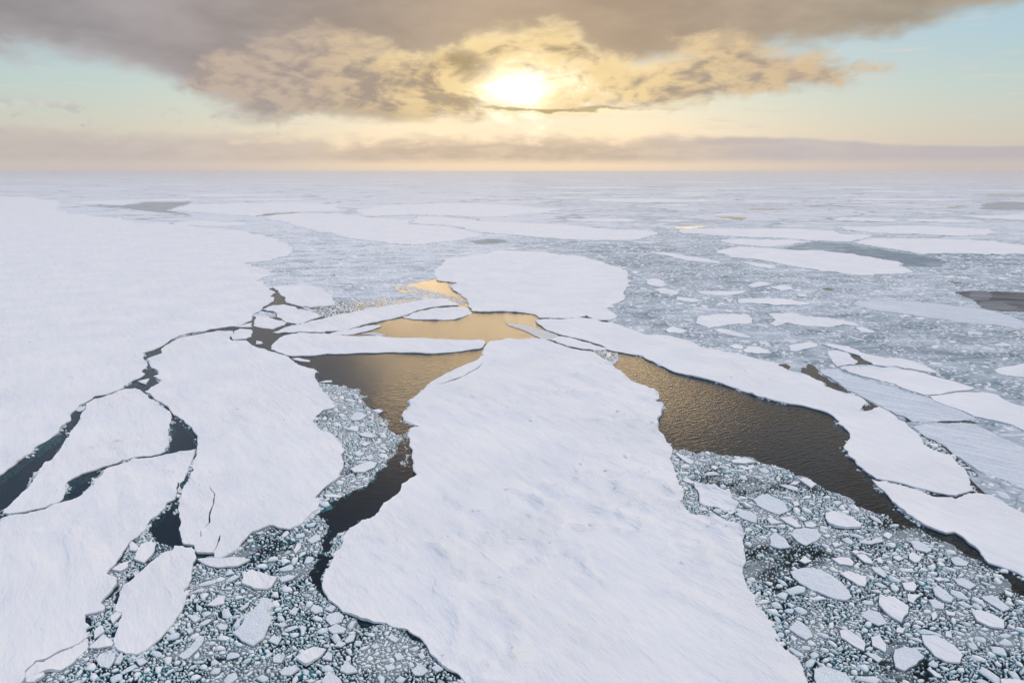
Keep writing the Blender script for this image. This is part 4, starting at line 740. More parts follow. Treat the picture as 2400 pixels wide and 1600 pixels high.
def sheet_mat(off=0.0):
    m, t, out = mat('brash_sheet'); p = wpos(t)
    q = rot2(t, p, rad(-8), .55, 1.0)
    wv = t.noise(q, .05, 3, .5)
    qw = t.v('ADD', q, t.v('SCALE', t.comb(wv, t.sub(1.0, wv), 0.0), 16.0))
    fine = t.noise(qw, .75, 4, .7)                       # lumps of a metre or so
    midn = t.noise(qw, .055, 7, .66)                     # fields of tens of metres
    big = t.noise(p, .0042, 4, .55)
    v2 = t.voro(qw, .16, 'DISTANCE_TO_EDGE'); v3 = t.voro(qw, .032, 'DISTANCE_TO_EDGE')
    r2 = t.sep(t.voro(qw, .16, 'F1', 1.0, 'Color'))[1]; r3 = t.sep(t.voro(qw, .032, 'F1', 1.0, 'Color'))[0]
    pale_off = t.add(t.add(t.mul(t.ss(t.sep(p)[1], 650, 1700), .26), t.mul(t.ss(t.sep(p)[0], 60, -60), .22)), .12 + off)  # base tone paler with distance and towards the left
    val = t.add(pale_off, t.add(t.mul(fine, .52), t.add(t.mul(midn, 1.15), t.add(t.mul(big, .75), t.add(t.mul(r2, .16), t.mul(r3, .14))))))
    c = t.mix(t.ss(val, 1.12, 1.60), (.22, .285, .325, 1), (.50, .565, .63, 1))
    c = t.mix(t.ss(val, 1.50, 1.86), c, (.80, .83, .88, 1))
    crack = t.m('MAXIMUM', t.mul(t.ss(v2, .07, .0), .6), t.ss(v3, .016, .0))
    c = t.mix(t.mul(crack, t.ss(midn, .35, .62, .9, .2)), c, (.10, .15, .18, 1))
    pw = t.v('ADD', t.v('MULTIPLY', p, (.6, 1.0, 1.0)), t.v('SCALE', t.comb(big, t.sub(1.0, big), 0.0), 260.0))
    v4 = t.voro(pw, .0045, 'DISTANCE_TO_EDGE'); r4 = t.sep(t.voro(pw, .0045, 'F1', 1.0, 'Color'))[0]
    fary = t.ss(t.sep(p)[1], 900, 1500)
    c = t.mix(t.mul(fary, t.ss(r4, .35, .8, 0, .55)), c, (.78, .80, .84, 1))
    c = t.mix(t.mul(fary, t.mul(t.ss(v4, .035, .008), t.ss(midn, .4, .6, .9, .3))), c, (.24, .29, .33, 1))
    principled(t, out, Base_Color=c, Roughness=.8, Specular_IOR_Level=.15, Normal=bump(t, t.add(fine, t.mul(r2, .5)), .5, .3)); return m
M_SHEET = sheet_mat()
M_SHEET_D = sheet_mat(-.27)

def water_mat():
    m, t, out = mat('sea_water'); p = wpos(t)
    s1 = rot2(t, p, rad(-28), .30, 1.0)
    n1 = t.noise(s1, .85, 2, .5, .4)
    s2 = rot2(t, p, rad(-44), .45, 1.2)
    n2 = t.noise(s2, 1.7, 3, .55)
    h = t.add(t.mul(n1, 1.0), t.mul(n2, .34))
    # short fetch: the narrow left leads and the near channel lie calm
    px, py, pz = t.sep(p)
    calm = t.m('MAXIMUM', t.mul(t.ss(py, 290, 200), t.ss(px, 160, -20, .35, .8)), t.mul(t.ss(px, -52, -72), .8))
    h = t.mul(h, t.sub(1.0, calm))
    nor = bump(t, h, 1.0, .30)
    gl = t.n.new('ShaderNodeBsdfGlossy'); gl.inputs['Roughness'].default_value = .21
    gl.inputs['Color'].default_value = (1, 1, 1, 1)
    t.l.new(nor, gl.inputs['Normal'])
    tr = t.n.new('ShaderNodeBsdfTransparent'); tr.inputs['Color'].default_value = (.52, .80, .86, 1)
    fr = t.n.new('ShaderNodeFresnel'); fr.inputs['IOR'].default_value = 1.333
    t.l.new(nor, fr.inputs['Normal'])
    mx = t.n.new('ShaderNodeMixShader')
    t.l.new(fr.outputs[0], mx.inputs[0]); t.l.new(tr.outputs[0], mx.inputs[1]); t.l.new(gl.outputs[0], mx.inputs[2])
    t.l.new(mx.outputs[0], out.inputs['Surface']); return m
M_WATER = water_mat()
def deep_mat():
    m, t, out = mat('deep_water')
    principled(t, out, Base_Color=(.004, .013, .022, 1), Roughness=1.0, Specular_IOR_Level=0.0); return m
M_DEEP = deep_mat()

# ---------------------------------------------------------------- geometry helpers
def link(name, me, parent=None):
    o = bpy.data.objects.new(name, me); COL.objects.link(o)
    if parent: o.parent = parent
    return o
def tag(o, label=None, cat=None, group=None, kind=None):
    if label: o['label'] = label
    if cat: o['category'] = cat
    if group: o['group'] = group
    if kind: o['kind'] = kind
    return o
def P2(flat): return np.array(flat, float).reshape(-1, 2)

def _hash(ix, iy, seed):
    h = (ix.astype(np.int64) * 374761393 + iy.astype(np.int64) * 668265263 + seed * 974634777) & 0xffffffff
    h = ((h ^ (h >> 13)) * 1274126177) & 0xffffffff
    return ((h ^ (h >> 16)) & 0xffff) / 65535.0
def vnoise(x, y, seed=0):
    x = np.asarray(x, float); y = np.asarray(y, float)
    ix = np.floor(x).astype(np.int64); iy = np.floor(y).astype(np.int64)
    fx = x - ix; fy = y - iy
    fx = fx * fx * (3 - 2 * fx); fy = fy * fy * (3 - 2 * fy)
    a = _hash(ix, iy, seed); b = _hash(ix + 1, iy, seed); c = _hash(ix, iy + 1, seed); d = _hash(ix + 1, iy + 1, seed)
    return (a * (1 - fx) + b * fx) * (1 - fy) + (c * (1 - fx) + d * fx) * fy
def fbm(x, y, octs=4, seed=0):
    s = 0; a = .5; n = 0
    for i in range(octs):
        s = s + a * vnoise(x, y, seed + i * 17); n += a; a *= .5; x = x * 2.03 + 5.1; y = y * 2.03 - 3.7
    return s / n

def roughen(poly, rng, amp=.085):
    out = []
    n = len(poly)
    for i in range(n):
        a = poly[i]; b = poly[(i + 1) % n]
        def rec(a, b, dep):
            L = math.hypot(b[0] - a[0], b[1] - a[1])
            d = math.hypot((a[0] + b[0]) / 2, (a[1] + b[1]) / 2)
            if L < max(.5, d / 330) or dep > 6: return
            k = rng.uniform(-1, 1) * amp * (1.0 if d < 600 else 2.0) * min(L, .03 * d + 4)
            nx, ny = -(b[1] - a[1]) / L, (b[0] - a[0]) / L
            f = rng.uniform(.35, .65)
            m = (a[0] + (b[0] - a[0]) * f + nx * k, a[1] + (b[1] - a[1]) * f + ny * k)
            rec(a, m, dep + 1); out.append(m); rec(m, b, dep + 1)
        out.append(tuple(a)); rec(tuple(a), tuple(b), 0)
    return np.array(out)

def inside(px, py, loops):
    r = np.zeros(len(px), bool)
    for L in loops:
        x1 = L[:, 0]; y1 = L[:, 1]; x2 = np.roll(x1, -1); y2 = np.roll(y1, -1)
        for k in range(0, len(px), 4000):
            X = px[k:k + 4000, None]; Y = py[k:k + 4000, None]
            c = (y1 > Y) != (y2 > Y)
            with np.errstate(divide='ignore', invalid='ignore'):
                xi = (x2 - x1) * (Y - y1) / (y2 - y1) + x1
            r[k:k + 4000] ^= (np.sum(c & (X < xi), axis=1) % 2).astype(bool)
    return r
def area(p):
    return .5 * np.sum(p[:, 0] * np.roll(p[:, 1], -1) - np.roll(p[:, 0], -1) * p[:, 1])

def triangulate(loops, extra):
    vs = []; es = []
    for L in loops:
        o = len(vs); n = len(L)
        vs += [Vector((float(a), float(b))) for a, b in L]
        es += [(o + i, o + (i + 1) % n) for i in range(n)]
    vs += [Vector((float(a), float(b))) for a, b in extra]
    r = delaunay_2d_cdt(vs, es, [], 0, 1e-5)
    V = np.array([(v.x, v.y) for v in r[0]]); T = np.array([f for f in r[2] if len(f) == 3])
    c = V[T].mean(axis=1)
    T = T[inside(c[:, 0], c[:, 1], loops)]
    # counter-clockwise
    a = V[T]; s = (a[:, 1, 0] - a[:, 0, 0]) * (a[:, 2, 1] - a[:, 0, 1]) - (a[:, 2, 0] - a[:, 0, 0]) * (a[:, 1, 1] - a[:, 0, 1])
    T[s < 0] = T[s < 0][:, ::-1]
    return V, T

def ridge_mask(x, y):
    patch = np.clip((fbm(x / 60, y / 60, 3, 31) - .40) * 4, 0, 1)
    q = fbm(x / 34 + 3, y / 26 + 9, 4, 63)
    return np.clip(1 - np.abs(q - .5) * 16, 0, 1) ** 1.5, patch
def relief(x, y, kind, seed, amt):
    if kind == 'rubble':
        return .34 * (fbm(x / 1.3, y / 1.3, 4, seed) - .5) + .25 * (fbm(x / 4, y / 4, 2, seed + 9) - .5)
    if kind in ('nilas', 'nilas2', 'nilas3', 'nilas4', 'nilas5'): return x * 0
    ca, sa = math.cos(rad(-50)), math.sin(rad(-50))
    u = x * ca + y * sa; v = -x * sa + y * ca
    wob = fbm(x / 30, y / 30, 3, 77) * 20
    drift = fbm((u + wob) / 22, (v + wob * .4) / 5.0, 4, 5) - .5
    ridge, patch = ridge_mask(x, y)
    lumps = fbm(x / 2.2, y / 2.2, 3, 12)
    return amt * (drift * (.25 + .75 * patch) * 1.0 + ridge * (.15 + .6 * patch) * lumps * 1.1 + .10 * (lumps - .5))

RASTER = []     # every outline, for keeping loose chunks off the floes
MESH_TRIS = 0
def ice_mesh(name, kind, fb, poly, holes, seed, mats, split=False):
    rng = random.Random(seed)
    if area(poly) < 0: poly = poly[::-1]
    out = roughen(poly, rng, .05 if name != 'ice_floe' else .075)
    if kind not in ('nilas3', 'nilas4'): RASTER.append(out)
    hl = []
    for h in holes:
        if area(h) > 0: h = h[::-1]
        hl.append(roughen(h, rng, .04))
    ymin, ymax = out[:, 1].min(), min(out[:, 1].max(), 760)
    extra = []
    small = name == 'ice_chunk'
    y = ymin + .3
    r2 = np.random.RandomState(seed)
    while y < ymax and kind not in ('nilas', 'nilas2', 'nilas3', 'nilas4', 'nilas5'):
        d = max(y, 100)
        s = max(.42, d / 420) if small else max(.95, d / 125)
        xs = np.arange(max(out[:, 0].min(), -1.05 * y - 20), min(out[:, 0].max(), 1.05 * y + 20), s)
        if len(xs):
            extra.append(np.stack([xs + r2.uniform(-.35, .35, len(xs)) * s, y + r2.uniform(-.35, .35, len(xs)) * s], 1))
        y += s * (1.0 if small else 1.25)
    if extra:
        extra = np.concatenate(extra)
        extra = extra[inside(extra[:, 0], extra[:, 1], [out] + hl)]
    else: extra = np.zeros((0, 2))
    V, T = triangulate([out] + hl, extra)
    amt = 3.0 if fb > .7 else 1.6
    z = fb + relief(V[:, 0], V[:, 1], kind, seed, amt)
    verts = [np.column_stack([V, np.maximum(z, .06)])]; nv = len(V)
    faces = [tuple(map(int, t)) for t in T]; fm = [0] * len(faces)
    # side walls: rim, waterline, foot (vertices doubled so the rim stays crisp)
    for L in [out] + hl:
        n = len(L); nx = np.roll(L, -1, 0) - np.roll(L, 1, 0)
        nor = np.column_stack([nx[:, 1], -nx[:, 0]]); nor /= np.maximum(np.linalg.norm(nor, axis=1), 1e-6)[:, None]
        zt = np.maximum(fb + relief(L[:, 0], L[:, 1], kind, seed, amt), .06)
        w = .10 + .22 * r2.rand(n)
        hole = L is not out
        e = 0.0 if hole else min(1, fb * 1.4)
        rings = [np.column_stack([L, zt]), np.column_stack([L + nor * e * .05, zt * (.26 + .2 * w)]),
                 np.column_stack([L - nor * e * (.06 + .6 * w[:, None]), np.full(n, -.06)]),
                 np.column_stack([L + nor * e * (w[:, None] * 1.6), np.full(n, -1.1 * fb - .05)])]
        o = nv
        for q in rings: verts.append(q)
        for k in range(3):
            for i in range(n):
                j = (i + 1) % n
                faces.append((o + k * n + j, o + k * n + i, o + (k + 1) * n + i, o + (k + 1) * n + j)); fm.append(k + 1)
        nv += n
        nv += 3 * n
    if split:       # snow-covered top and bare ice edge as two meshes
        k = len(V); nt = len(T)
        me = bpy.data.meshes.new(name); me.from_pydata(verts[0].tolist(), [], faces[:nt])
        we = bpy.data.meshes.new('ice_edge')
        we.from_pydata(np.concatenate(verts[1:]).tolist(), [], [tuple(i - k for i in f) for f in faces[nt:]])
        for m in mats: me.materials.append(m); we.materials.append(m)
        we.polygons.foreach_set('material_index', fm[nt:])
        me.polygons.foreach_set('use_smooth', [1] * nt); me.update(); we.update()
        return me, out, we
    me = bpy.data.meshes.new(name)
    me.from_pydata(np.concatenate(verts).tolist(), [], faces)
    for m in mats: me.materials.append(m)
    me.polygons.foreach_set('material_index', fm)
    sm = [1] * len(T) + [0] * (len(faces) - len(T))
    me.polygons.foreach_set('use_smooth', sm)
    me.update()
    return me, out, None

def ledge_mesh(out, seed):
    n = len(out); r2 = np.random.RandomState(seed)
    nx = np.roll(out, -2, 0) - np.roll(out, 2, 0)
    nor = np.column_stack([nx[:, 1], -nx[:, 0]]); nor /= np.maximum(np.linalg.norm(nor, axis=1), 1e-6)[:, None]
    s = np.cumsum(np.hypot(*(np.roll(out, -1, 0) - out).T))
    w = .08 + 9.0 * np.clip(fbm(s / 11.0, s * 0 + seed, 3, 3) - .63, 0, 1)
    w += .25 * fbm(s / 1.7, s * 0 + seed, 2, 8)
    a = np.column_stack([out + nor * .12, np.full(n, -.18)])
    b = np.column_stack([out + nor * (w * .75)[:, None], -.45 - .25 * fbm(s / 3, s * 0, 2, 4)])
    c = np.column_stack([out + nor * (w * 1.1 + .1)[:, None], np.full(n, -2.6)])
    faces = []
    for k in range(2):
        for i in range(n):
            j = (i + 1) % n
            faces.append((k * n + j, k * n + i, (k + 1) * n + i, (k + 1) * n + j))
    me = bpy.data.meshes.new('submerged_ledge')
    me.from_pydata(np.concatenate([a, b, c]).tolist(), [], faces)
    me.materials.append(M_LEDGE); me.update()
    return me

def chunk_arrays(P, seed, hmul=1.0, zoff=0.0, aspect=2.3):
    """closed low slabs: foot ring, shoulder ring, uneven tilted top; also how wet each piece is"""
    N = len(P); k = 7; rs = np.random.RandomState(seed)
    th = (np.arange(k)[None, :] + rs.uniform(-.42, .42, (N, k))) * (2 * math.pi / k)
    rr = P[:, 2:3] * rs.uniform(.66, 1.22, (N, k))
    asp = rs.uniform(1.0, aspect, (N, 1)); ang = rs.normal(-.35, .8, (N, 1))
    lx = np.cos(th) * rr * np.sqrt(asp); ly = np.sin(th) * rr / np.sqrt(asp)
    wx = lx * np.cos(ang) - ly * np.sin(ang); wy = lx * np.sin(ang) + ly * np.cos(ang)
    wet = np.clip(rs.beta(.8, 2.6, (N, 1)) - .25 * np.clip(P[:, 2:3] - .3, 0, 1), 0, 1)
    h = (.05 + np.minimum(P[:, 2:3] * rs.uniform(.12, .38, (N, 1)), .5) * (1.05 - .85 * wet)) * hmul
    tx, ty = rs.normal(0, .12, (N, 1)), rs.normal(0, .12, (N, 1))
    sh = rs.uniform(.74, .95, (N, k))
    foot = np.stack([P[:, 0:1] + wx * 1.08, P[:, 1:2] + wy * 1.08, np.full((N, k), -.22) + zoff], 2)
    ztop = h * rs.uniform(.7, 1.05, (N, k)) + (wx * tx + wy * ty) * .7
    shl = np.stack([P[:, 0:1] + wx * sh, P[:, 1:2] + wy * sh, np.maximum(ztop, .03) + zoff], 2)
    ctr = np.stack([P[:, 0:1] + rs.normal(0, .2, (N, 1)) * P[:, 2:3], P[:, 1:2] + rs.normal(0, .2, (N, 1)) * P[:, 2:3], h * rs.uniform(.8, 1.25, (N, 1)) + zoff], 2)
    V = np.concatenate([foot, shl, ctr], 1)            # N,15,3
    i = np.arange(k); j = (i + 1) % k
    quad = np.stack([i, j, j + k, i + k], 1); tri = np.stack([i + k, j + k, np.full(k, 2 * k)], 1)
    return V, quad, tri, np.repeat(wet, 15, axis=1)
def chunk_mesh(name, P, seed, m, **kw):
    V, quad, tri, wet = chunk_arrays(P, seed, **kw)
    N = len(V); base = (np.arange(N) * V.shape[1])[:, None, None]
    Q = (quad[None] + base).reshape(-1, 4); T_ = (tri[None] + base).reshape(-1, 3)
    me = bpy.data.meshes.new(name)
    me.vertices.add(N * V.shape[1]); me.vertices.foreach_set('co', V.reshape(-1).astype(np.float32))
    me.loops.add(Q.size + T_.size)
    me.loops.foreach_set('vertex_index', np.concatenate([Q.reshape(-1), T_.reshape(-1)]).astype(np.int32))
    me.polygons.add(len(Q) + len(T_))
    me.polygons.foreach_set('loop_start', np.concatenate([np.arange(len(Q)) * 4, Q.size + np.arange(len(T_)) * 3]).astype(np.int32))
    me.attributes.new('wet', 'FLOAT', 'POINT').data.foreach_set('value', wet.reshape(-1).astype(np.float32))
    me.polygons.foreach_set('use_smooth', np.ones(len(Q) + len(T_), bool))
    me.materials.append(m); me.update(calc_edges=True); me.validate()
    return me

def ridge_mesh(out, fb, seed):
    """broken blocks standing along the pressure ridges of one floe"""
    rs = np.random.RandomState(seed + 40)
    x0, y0 = out.min(0); x1, y1 = out.max(0); y1 = min(y1, 420); x0 = max(x0, -330)
    n = int((x1 - x0) * (y1 - y0) * .5)
    if n < 50: return None
    p = np.column_stack([rs.uniform(x0, x1, n), rs.uniform(y0, y1, n)])
    rd, patch = ridge_mask(p[:, 0], p[:, 1])
    p = p[rs.rand(n) < (rd > .55) * (.02 + .22 * patch) * (fbm(p[:, 0] / 9, p[:, 1] / 9, 2, 88) > .52)]
    p = p[inside(p[:, 0], p[:, 1], [out])]
    if len(p) < 4: return None
    r_ = rs.gamma(2.2, .11, len(p)) + .10
    z = fb + relief(p[:, 0], p[:, 1], 'snow', 0, 3.0 if fb > .7 else 1.6)
    return chunk_mesh('pressure_ridge', np.column_stack([p, r_, r_]), seed, M_RUB, zoff=z[:, None] - .05, hmul=.7)

# ---------------------------------------------------------------- sea
def sheet(name, z, ext, m):
    me = bpy.data.meshes.new(name)
    me.from_pydata([(-ext, -600, z), (ext, -600, z), (ext, ext, z), (-ext, ext, z)], [], [(0, 1, 2, 3)])
    me.materials.append(m)
    return tag(link(name, me), kind='structure')
sheet('sea_water', 0.0, 58000, M_WATER)
sheet('deep_water', -9.0, 58000, M_DEEP)

# ---------------------------------------------------------------- floes, pans and the traced chunks
TOPM = {'snow': M_SNOW, 'rubble': M_RUB, 'pan': M_PAN, 'nilas': M_NIL, 'nilas2': M_NIL2, 'nilas3': M_NIL3, 'nilas4': M_NIL4, 'nilas5': M_SHEET_D}
FLOE_OUT = []; ANCH = []; LOOSE = []
for i, (name, kind, fb, label, cat, group, flat, holes) in enumerate(FLOES):
    fbi = (fb if fb < .1 else fb * .78) + .0043 * (i % 9)
    poly = P2(flat)
    c = poly.mean(0)
    me, out, we = ice_mesh(name, kind, fbi, poly, [P2(h) for h in holes], 100 + i, (TOPM[kind], M_WALL, M_NOTCH, M_LEDGE), split=poly[:, 1].min() < 700 and not kind.startswith('nilas'))
    o = link(name, me)
    tag(o, label, cat, group)
    # origin at the thing's base on the water
    back = Matrix.Translation((-c[0], -c[1], 0))
    me.transform(back); o.location = (c[0], c[1], 0)
    if we: we.transform(back); link('ice_edge', we, o)
    if name == 'ice_floe' and out[:, 1].min() < 330 and kind == 'snow':
        lm = ledge_mesh(out, i); lm.transform(back)
        link('submerged_ledge', lm, o)
        rm = ridge_mesh(out, fbi, i)
        if rm: rm.transform(back); tag(link('pressure_ridge', rm, o), kind='stuff')
    ANCH.append((o, label, group, c[0], c[1], .5 * (out[:, 0].max() - out[:, 0].min()), name))
    FLOE_OUT.append(out)

# ---------------------------------------------------------------- far sheet of fine brash (one mass, with its open leads cut out)
edge = P2(SHEET_EDGE)
outer = [tuple(p) for p in edge] + [(700, 120), (57000, -300), (57000, 57000), (-57000, 57000), (-57000, 1200), (-1800, 1100)]
outer = np.array(outer)
SH = []
rs = random.Random(5)
for h in SHEET_HOLES:
    SH.append(roughen(P2(h), rs, .10))
V, T = triangulate([outer] + SH, np.zeros((0, 2)))
me = bpy.data.meshes.new('brash_ice_sheet')
me.from_pydata(np.column_stack([V, np.full(len(V), .035)]).tolist(), [], T.tolist())
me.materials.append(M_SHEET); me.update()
tag(link('brash_ice_sheet', me), 'grey-blue sheet of fine frozen brash ice reaching to the horizon', 'brash ice', kind='stuff')

# ---------------------------------------------------------------- loose brash: pieces packed by decreasing size
def scan_fill(grid, poly, x0, y0, cell, val):
    ny, nx = grid.shape
    y1 = poly[:, 1]; y2 = np.roll(y1, -1); xa = poly[:, 0]; xb = np.roll(xa, -1)
    r0 = max(0, int((y1.min() - y0) / cell)); r1 = min(ny - 1, int((y1.max() - y0) / cell) + 1)
    for r in range(r0, r1 + 1):
        Y = y0 + (r + .5) * cell
        m = (y1 > Y) != (y2 > Y)
        if not m.any(): continue
        xs = np.sort((xb[m] - xa[m]) * (Y - y1[m]) / (y2[m] - y1[m]) + xa[m])
        for k in range(0, len(xs) - 1, 2):
            c0 = max(0, int((xs[k] - x0) / cell)); c1 = min(nx, int((xs[k + 1] - x0) / cell) + 1)
            if c1 > c0: grid[r, c0:c1] = val
def pack(polys, x0, y0, x1, y1, cell, levels, seed, rmin_d=0.0, block=None):
    """levels: (radius, share of the free area to try)"""
    nx = int((x1 - x0) / cell); ny = int((y1 - y0) / cell)
    occ = np.ones((ny, nx), bool)
    for p in polys: scan_fill(occ, p, x0, y0, cell, False)
    for p in (block or []): scan_fill(occ, p, x0, y0, cell, True)
    for p in RASTER:
        if p[:, 1].min() < y1 and p[:, 1].max() > y0: scan_fill(occ, p, x0, y0, cell, True)
    rs = np.random.RandomState(seed)
    fy, fx = np.nonzero(~occ); A = len(fy) * cell * cell
    res = []
    if A == 0: return np.zeros((0, 4))
    for r0_, share in levels:
        tries = int(share * A / (math.pi * r0_ * r0_))
        sel = rs.randint(0, len(fy), tries); rr = r0_ * rs.uniform(.78, 1.25, tries)
        dens = fbm(fx[sel] * cell / 14.0, fy[sel] * cell / 14.0, 3, seed)
        for k in range(tries):
            i = sel[k]; iy = fy[i]; ix = fx[i]
            if occ[iy, ix]: continue
            if rs.rand() > .12 + 1.15 * min(1.0, max(0.0, (dens[k] - .30) * 4.5)): continue
            r = rr[k]
            if rmin_d and r < (y0 + iy * cell) * rmin_d: continue
            q = max(1, int(r / cell + .5))
            a, b, c, d = iy - q, iy + q + 1, ix - q, ix + q + 1
            if a < 0 or c < 0 or b > ny or d > nx: continue
            dk = disc(q); w = occ[a:b, c:d]
            if (w & dk).any(): continue
            w |= dk
            res.append((x0 + (ix + .5) * cell, y0 + (iy + .5) * cell, r, i))
    return np.array(res) if res else np.zeros((0, 4))
_d = {}
def disc(q):
    if q not in _d:
        a = np.arange(-q, q + 1); _d[q] = (a[:, None] ** 2 + a[None, :] ** 2) <= (q + .3) ** 2
    return _d[q]

rb = random.Random(3)
near = {n: roughen(P2(q), rb, .22) for n, q in BRASH}
def slush_mat():
    m, t, out = mat('slush'); p = wpos(t)
    f = t.noise(p, 2.6, 6, .7); g = t.noise(rot2(t, p, rad(-30), .06, .12), 1.0, 4, .55)
    cov = t.ss(t.add(f, t.mul(t.sub(g, .5), 1.6)), .50, .64)
    c = t.mix(t.noise(p, 5.0, 4, .7), (.10, .18, .22, 1), (.55, .63, .67, 1))
    b = t.n.new('ShaderNodeBsdfPrincipled'); t.put(b.inputs['Base Color'], c); b.inputs['Roughness'].default_value = .6
    t.l.new(bump(t, f, .6, .1), b.inputs['Normal'])
    tr = t.n.new('ShaderNodeBsdfTransparent'); mx = t.n.new('ShaderNodeMixShader')
    t.l.new(t.mul(cov, .66), mx.inputs[0]); t.l.new(tr.outputs[0], mx.inputs[1]); t.l.new(b.outputs[0], mx.inputs[2])
    t.l.new(mx.outputs[0], out.inputs['Surface']); return m
M_SLUSH = slush_mat()
for k_, lab_ in (('right', 'thin grey slush film between the ice chunks right of the central floe'), ('left', 'thin grey slush film between the ice chunks left of the central floe'), ('strip', 'thin grey slush film in the strip beside the oval floe')):
    V, T = triangulate([near[k_]], np.zeros((0, 2)))
    me = bpy.data.meshes.new('slush_ice'); me.from_pydata(np.column_stack([V, np.full(len(V), .012)]).tolist(), [], T.tolist())
    me.materials.append(M_SLUSH); me.update()
    tag(link('slush_ice', me), lab_, 'slush', kind='stuff')
lv = [(1.9, .05), (1.4, .10), (1.0, .20), (.7, .30), (.48, .36), (.33, .45), (.23, .5), (.16, .5)]
PK = {}
PK['right'] = pack([near['right']], 25, 95, 300, 255, .12, lv, 11)
PK['left'] = pack([near['left'], near['teal']], -125, 95, 20, 350, .12, lv, 12)
PK['strip'] = pack([near['strip']], -115, 110, -55, 185, .12, [(.8, .3), (.5, .8), (.34, 1.2), (.24, 1.4), (.17, 1.2)], 13)
PK['edge'] = pack([near['edge']], -45, 170, -20, 280, .12, [(.6, .1), (.4, .25), (.28, .3), (.2, .3)], 14)
mid = {n: P2(q) for n, q in MIDBRASH}
lvm = [(2.2, .06), (1.5, .15), (1.05, .35), (.75, .8), (.55, 1.1), (.42, 1.0)]
PM = pack(list(mid.values()), -260, 180, 900, 1150, .4, lvm, 21, rmin_d=.0011)
lvs = [(4.2, .016), (2.8, .03), (1.9, .045), (1.3, .06), (.9, .10), (.65, .10)]
view_tri = np.array([(-260, 330), (-300, 1300), (1000, 1300), (1000, 1000), (560, 560), (300, 250), (120, 160)], float)
reg = [outer[:-6]]
PS = pack([np.array(list(edge) + [(420, 330), (760, 760), (1100, 1300), (-420, 1300), (-520, 900)])], -520, 170, 1100, 1300, .5, lvs, 22, rmin_d=.0012,
          block=SH)
print('PIECES', {k: len(v) for k, v in PK.items()}, len(PM), len(PS))

REGLAB = {'right': ('white ice chunk in the brash right of the central floe', 'ice chunks in the brash right of the central floe'),
          'left': ('white ice chunk in the brash left of the central floe', 'ice chunks in the brash left of the central floe'),
          'strip': ('little ice chunk in the strip between the oval floe and the lower left floe', 'ice chunks in the strip beside the oval floe'),
          'mid': ('small distant ice chunk in the grey brash beyond the big floes', 'distant ice chunks in the grey brash')}
# the pieces that show largest become single objects, sharing a few meshes
protos = []
for k in range(14):
    V, quad, tri, wet = chunk_arrays(np.array([[0, 0, 1.0, 0]]), 900 + k)
    me = bpy.data.meshes.new('ice_chunk')
    vs = V[0].copy(); vs[:, 2] = vs[:, 2] * 1.0
    me.from_pydata(vs.tolist(), [], quad.tolist() + tri.tolist())
    me.materials.append(M_RUB); me.polygons.foreach_set('use_smooth', [1] * len(me.polygons)); me.update()
    protos.append(me)
def big_ones(P, n):
    if len(P) == 0: return P, P
    s = P[:, 2] / np.hypot(P[:, 0], P[:, 1]); o = np.argsort(-s)
    return P[o[:n]], P[o[n:]]
rg = random.Random(77)
allp = {}
quota = {'right': 62, 'left': 58, 'strip': 14, 'edge': 0}
for k in PK:
    B, rest = big_ones(PK[k], quota[k]); allp[k] = rest
    for (x, y, r, _) in B:
        o = link('ice_chunk', rg.choice(protos)); o.location = (x, y, 0)
        o.scale = (r, r, .75 * min(1.0, .45 + .4 * r)); o.rotation_euler = (0, 0, rg.uniform(0, 6.28))
        tag(o, REGLAB[k][0], 'ice chunk', REGLAB[k][1]); LOOSE.append((o, x, y, r, 'ice chunk'))
B, PS = big_ones(PS, 40)
for (x, y, r, _) in B:
    o = link('ice_chunk', rg.choice(protos)); o.location = (x, y, 0)
    o.scale = (r * 1.2, r, .8); o.rotation_euler = (0, 0, rg.uniform(0, 6.28))
    tag(o, REGLAB['mid'][0], 'ice chunk', REGLAB['mid'][1]); LOOSE.append((o, x, y, r, 'distant ice chunk'))
# crumbs broken off along the floe edges
re_ = np.random.RandomState(66); crumbs = []
for out in FLOE_OUT:
    if out[:, 1].min() > 330 or len(out) < 90: continue
    q = out[(out[:, 1] < 380) & (out[:, 1] > 90)]
    if len(q) < 5: continue
    q = np.repeat(q, 2, axis=0)
    keep = re_.rand(len(q)) < 1.5 * np.clip(fbm(q[:, 0] / 7, q[:, 1] / 7, 3, 19) - .47, 0, 1) * 3
    q = q[keep]; nn = len(q)
    if nn: crumbs.append(np.column_stack([q + re_.normal(0, .65, (nn, 2)), re_.gamma(2.0, .11, nn) + .1, np.zeros(nn)]))
allp['crumbs'] = np.concatenate(crumbs)
me = chunk_mesh('brash_ice', np.concatenate([v for v in allp.values() if len(v)]), 31, M_BRASH)
tag(link('brash_ice', me), 'loose small brash ice pieces crowding the near channels', 'brash ice', kind='stuff')
me = chunk_mesh('distant_brash_ice', np.concatenate([PM, PS]), 32, M_BRASH, aspect=2.4)
tag(link('distant_brash_ice', me), 'fine brash ice scattered over the grey far channels', 'brash ice', kind='stuff')
# pieces hanging just under the surface
rs = np.random.RandomState(4)
und = []
for k in ('right', 'left', 'strip'):
    P = allp[k]; n = int(len(P) * .5)
    Q = P[rs.randint(0, len(P), n)].copy(); Q[:, :2] += rs.normal(0, .7, (n, 2)); Q[:, 2] *= rs.uniform(.8, 1.8, n)
    und.append(Q)
me = chunk_mesh('sunken_brash_ice', np.concatenate(und), 33, M_SUNK, zoff=-.55, hmul=.6)
tag(link('sunken_brash_ice', me), 'dim teal brash ice awash under the surface of the near channels', 'brash ice', kind='stuff')

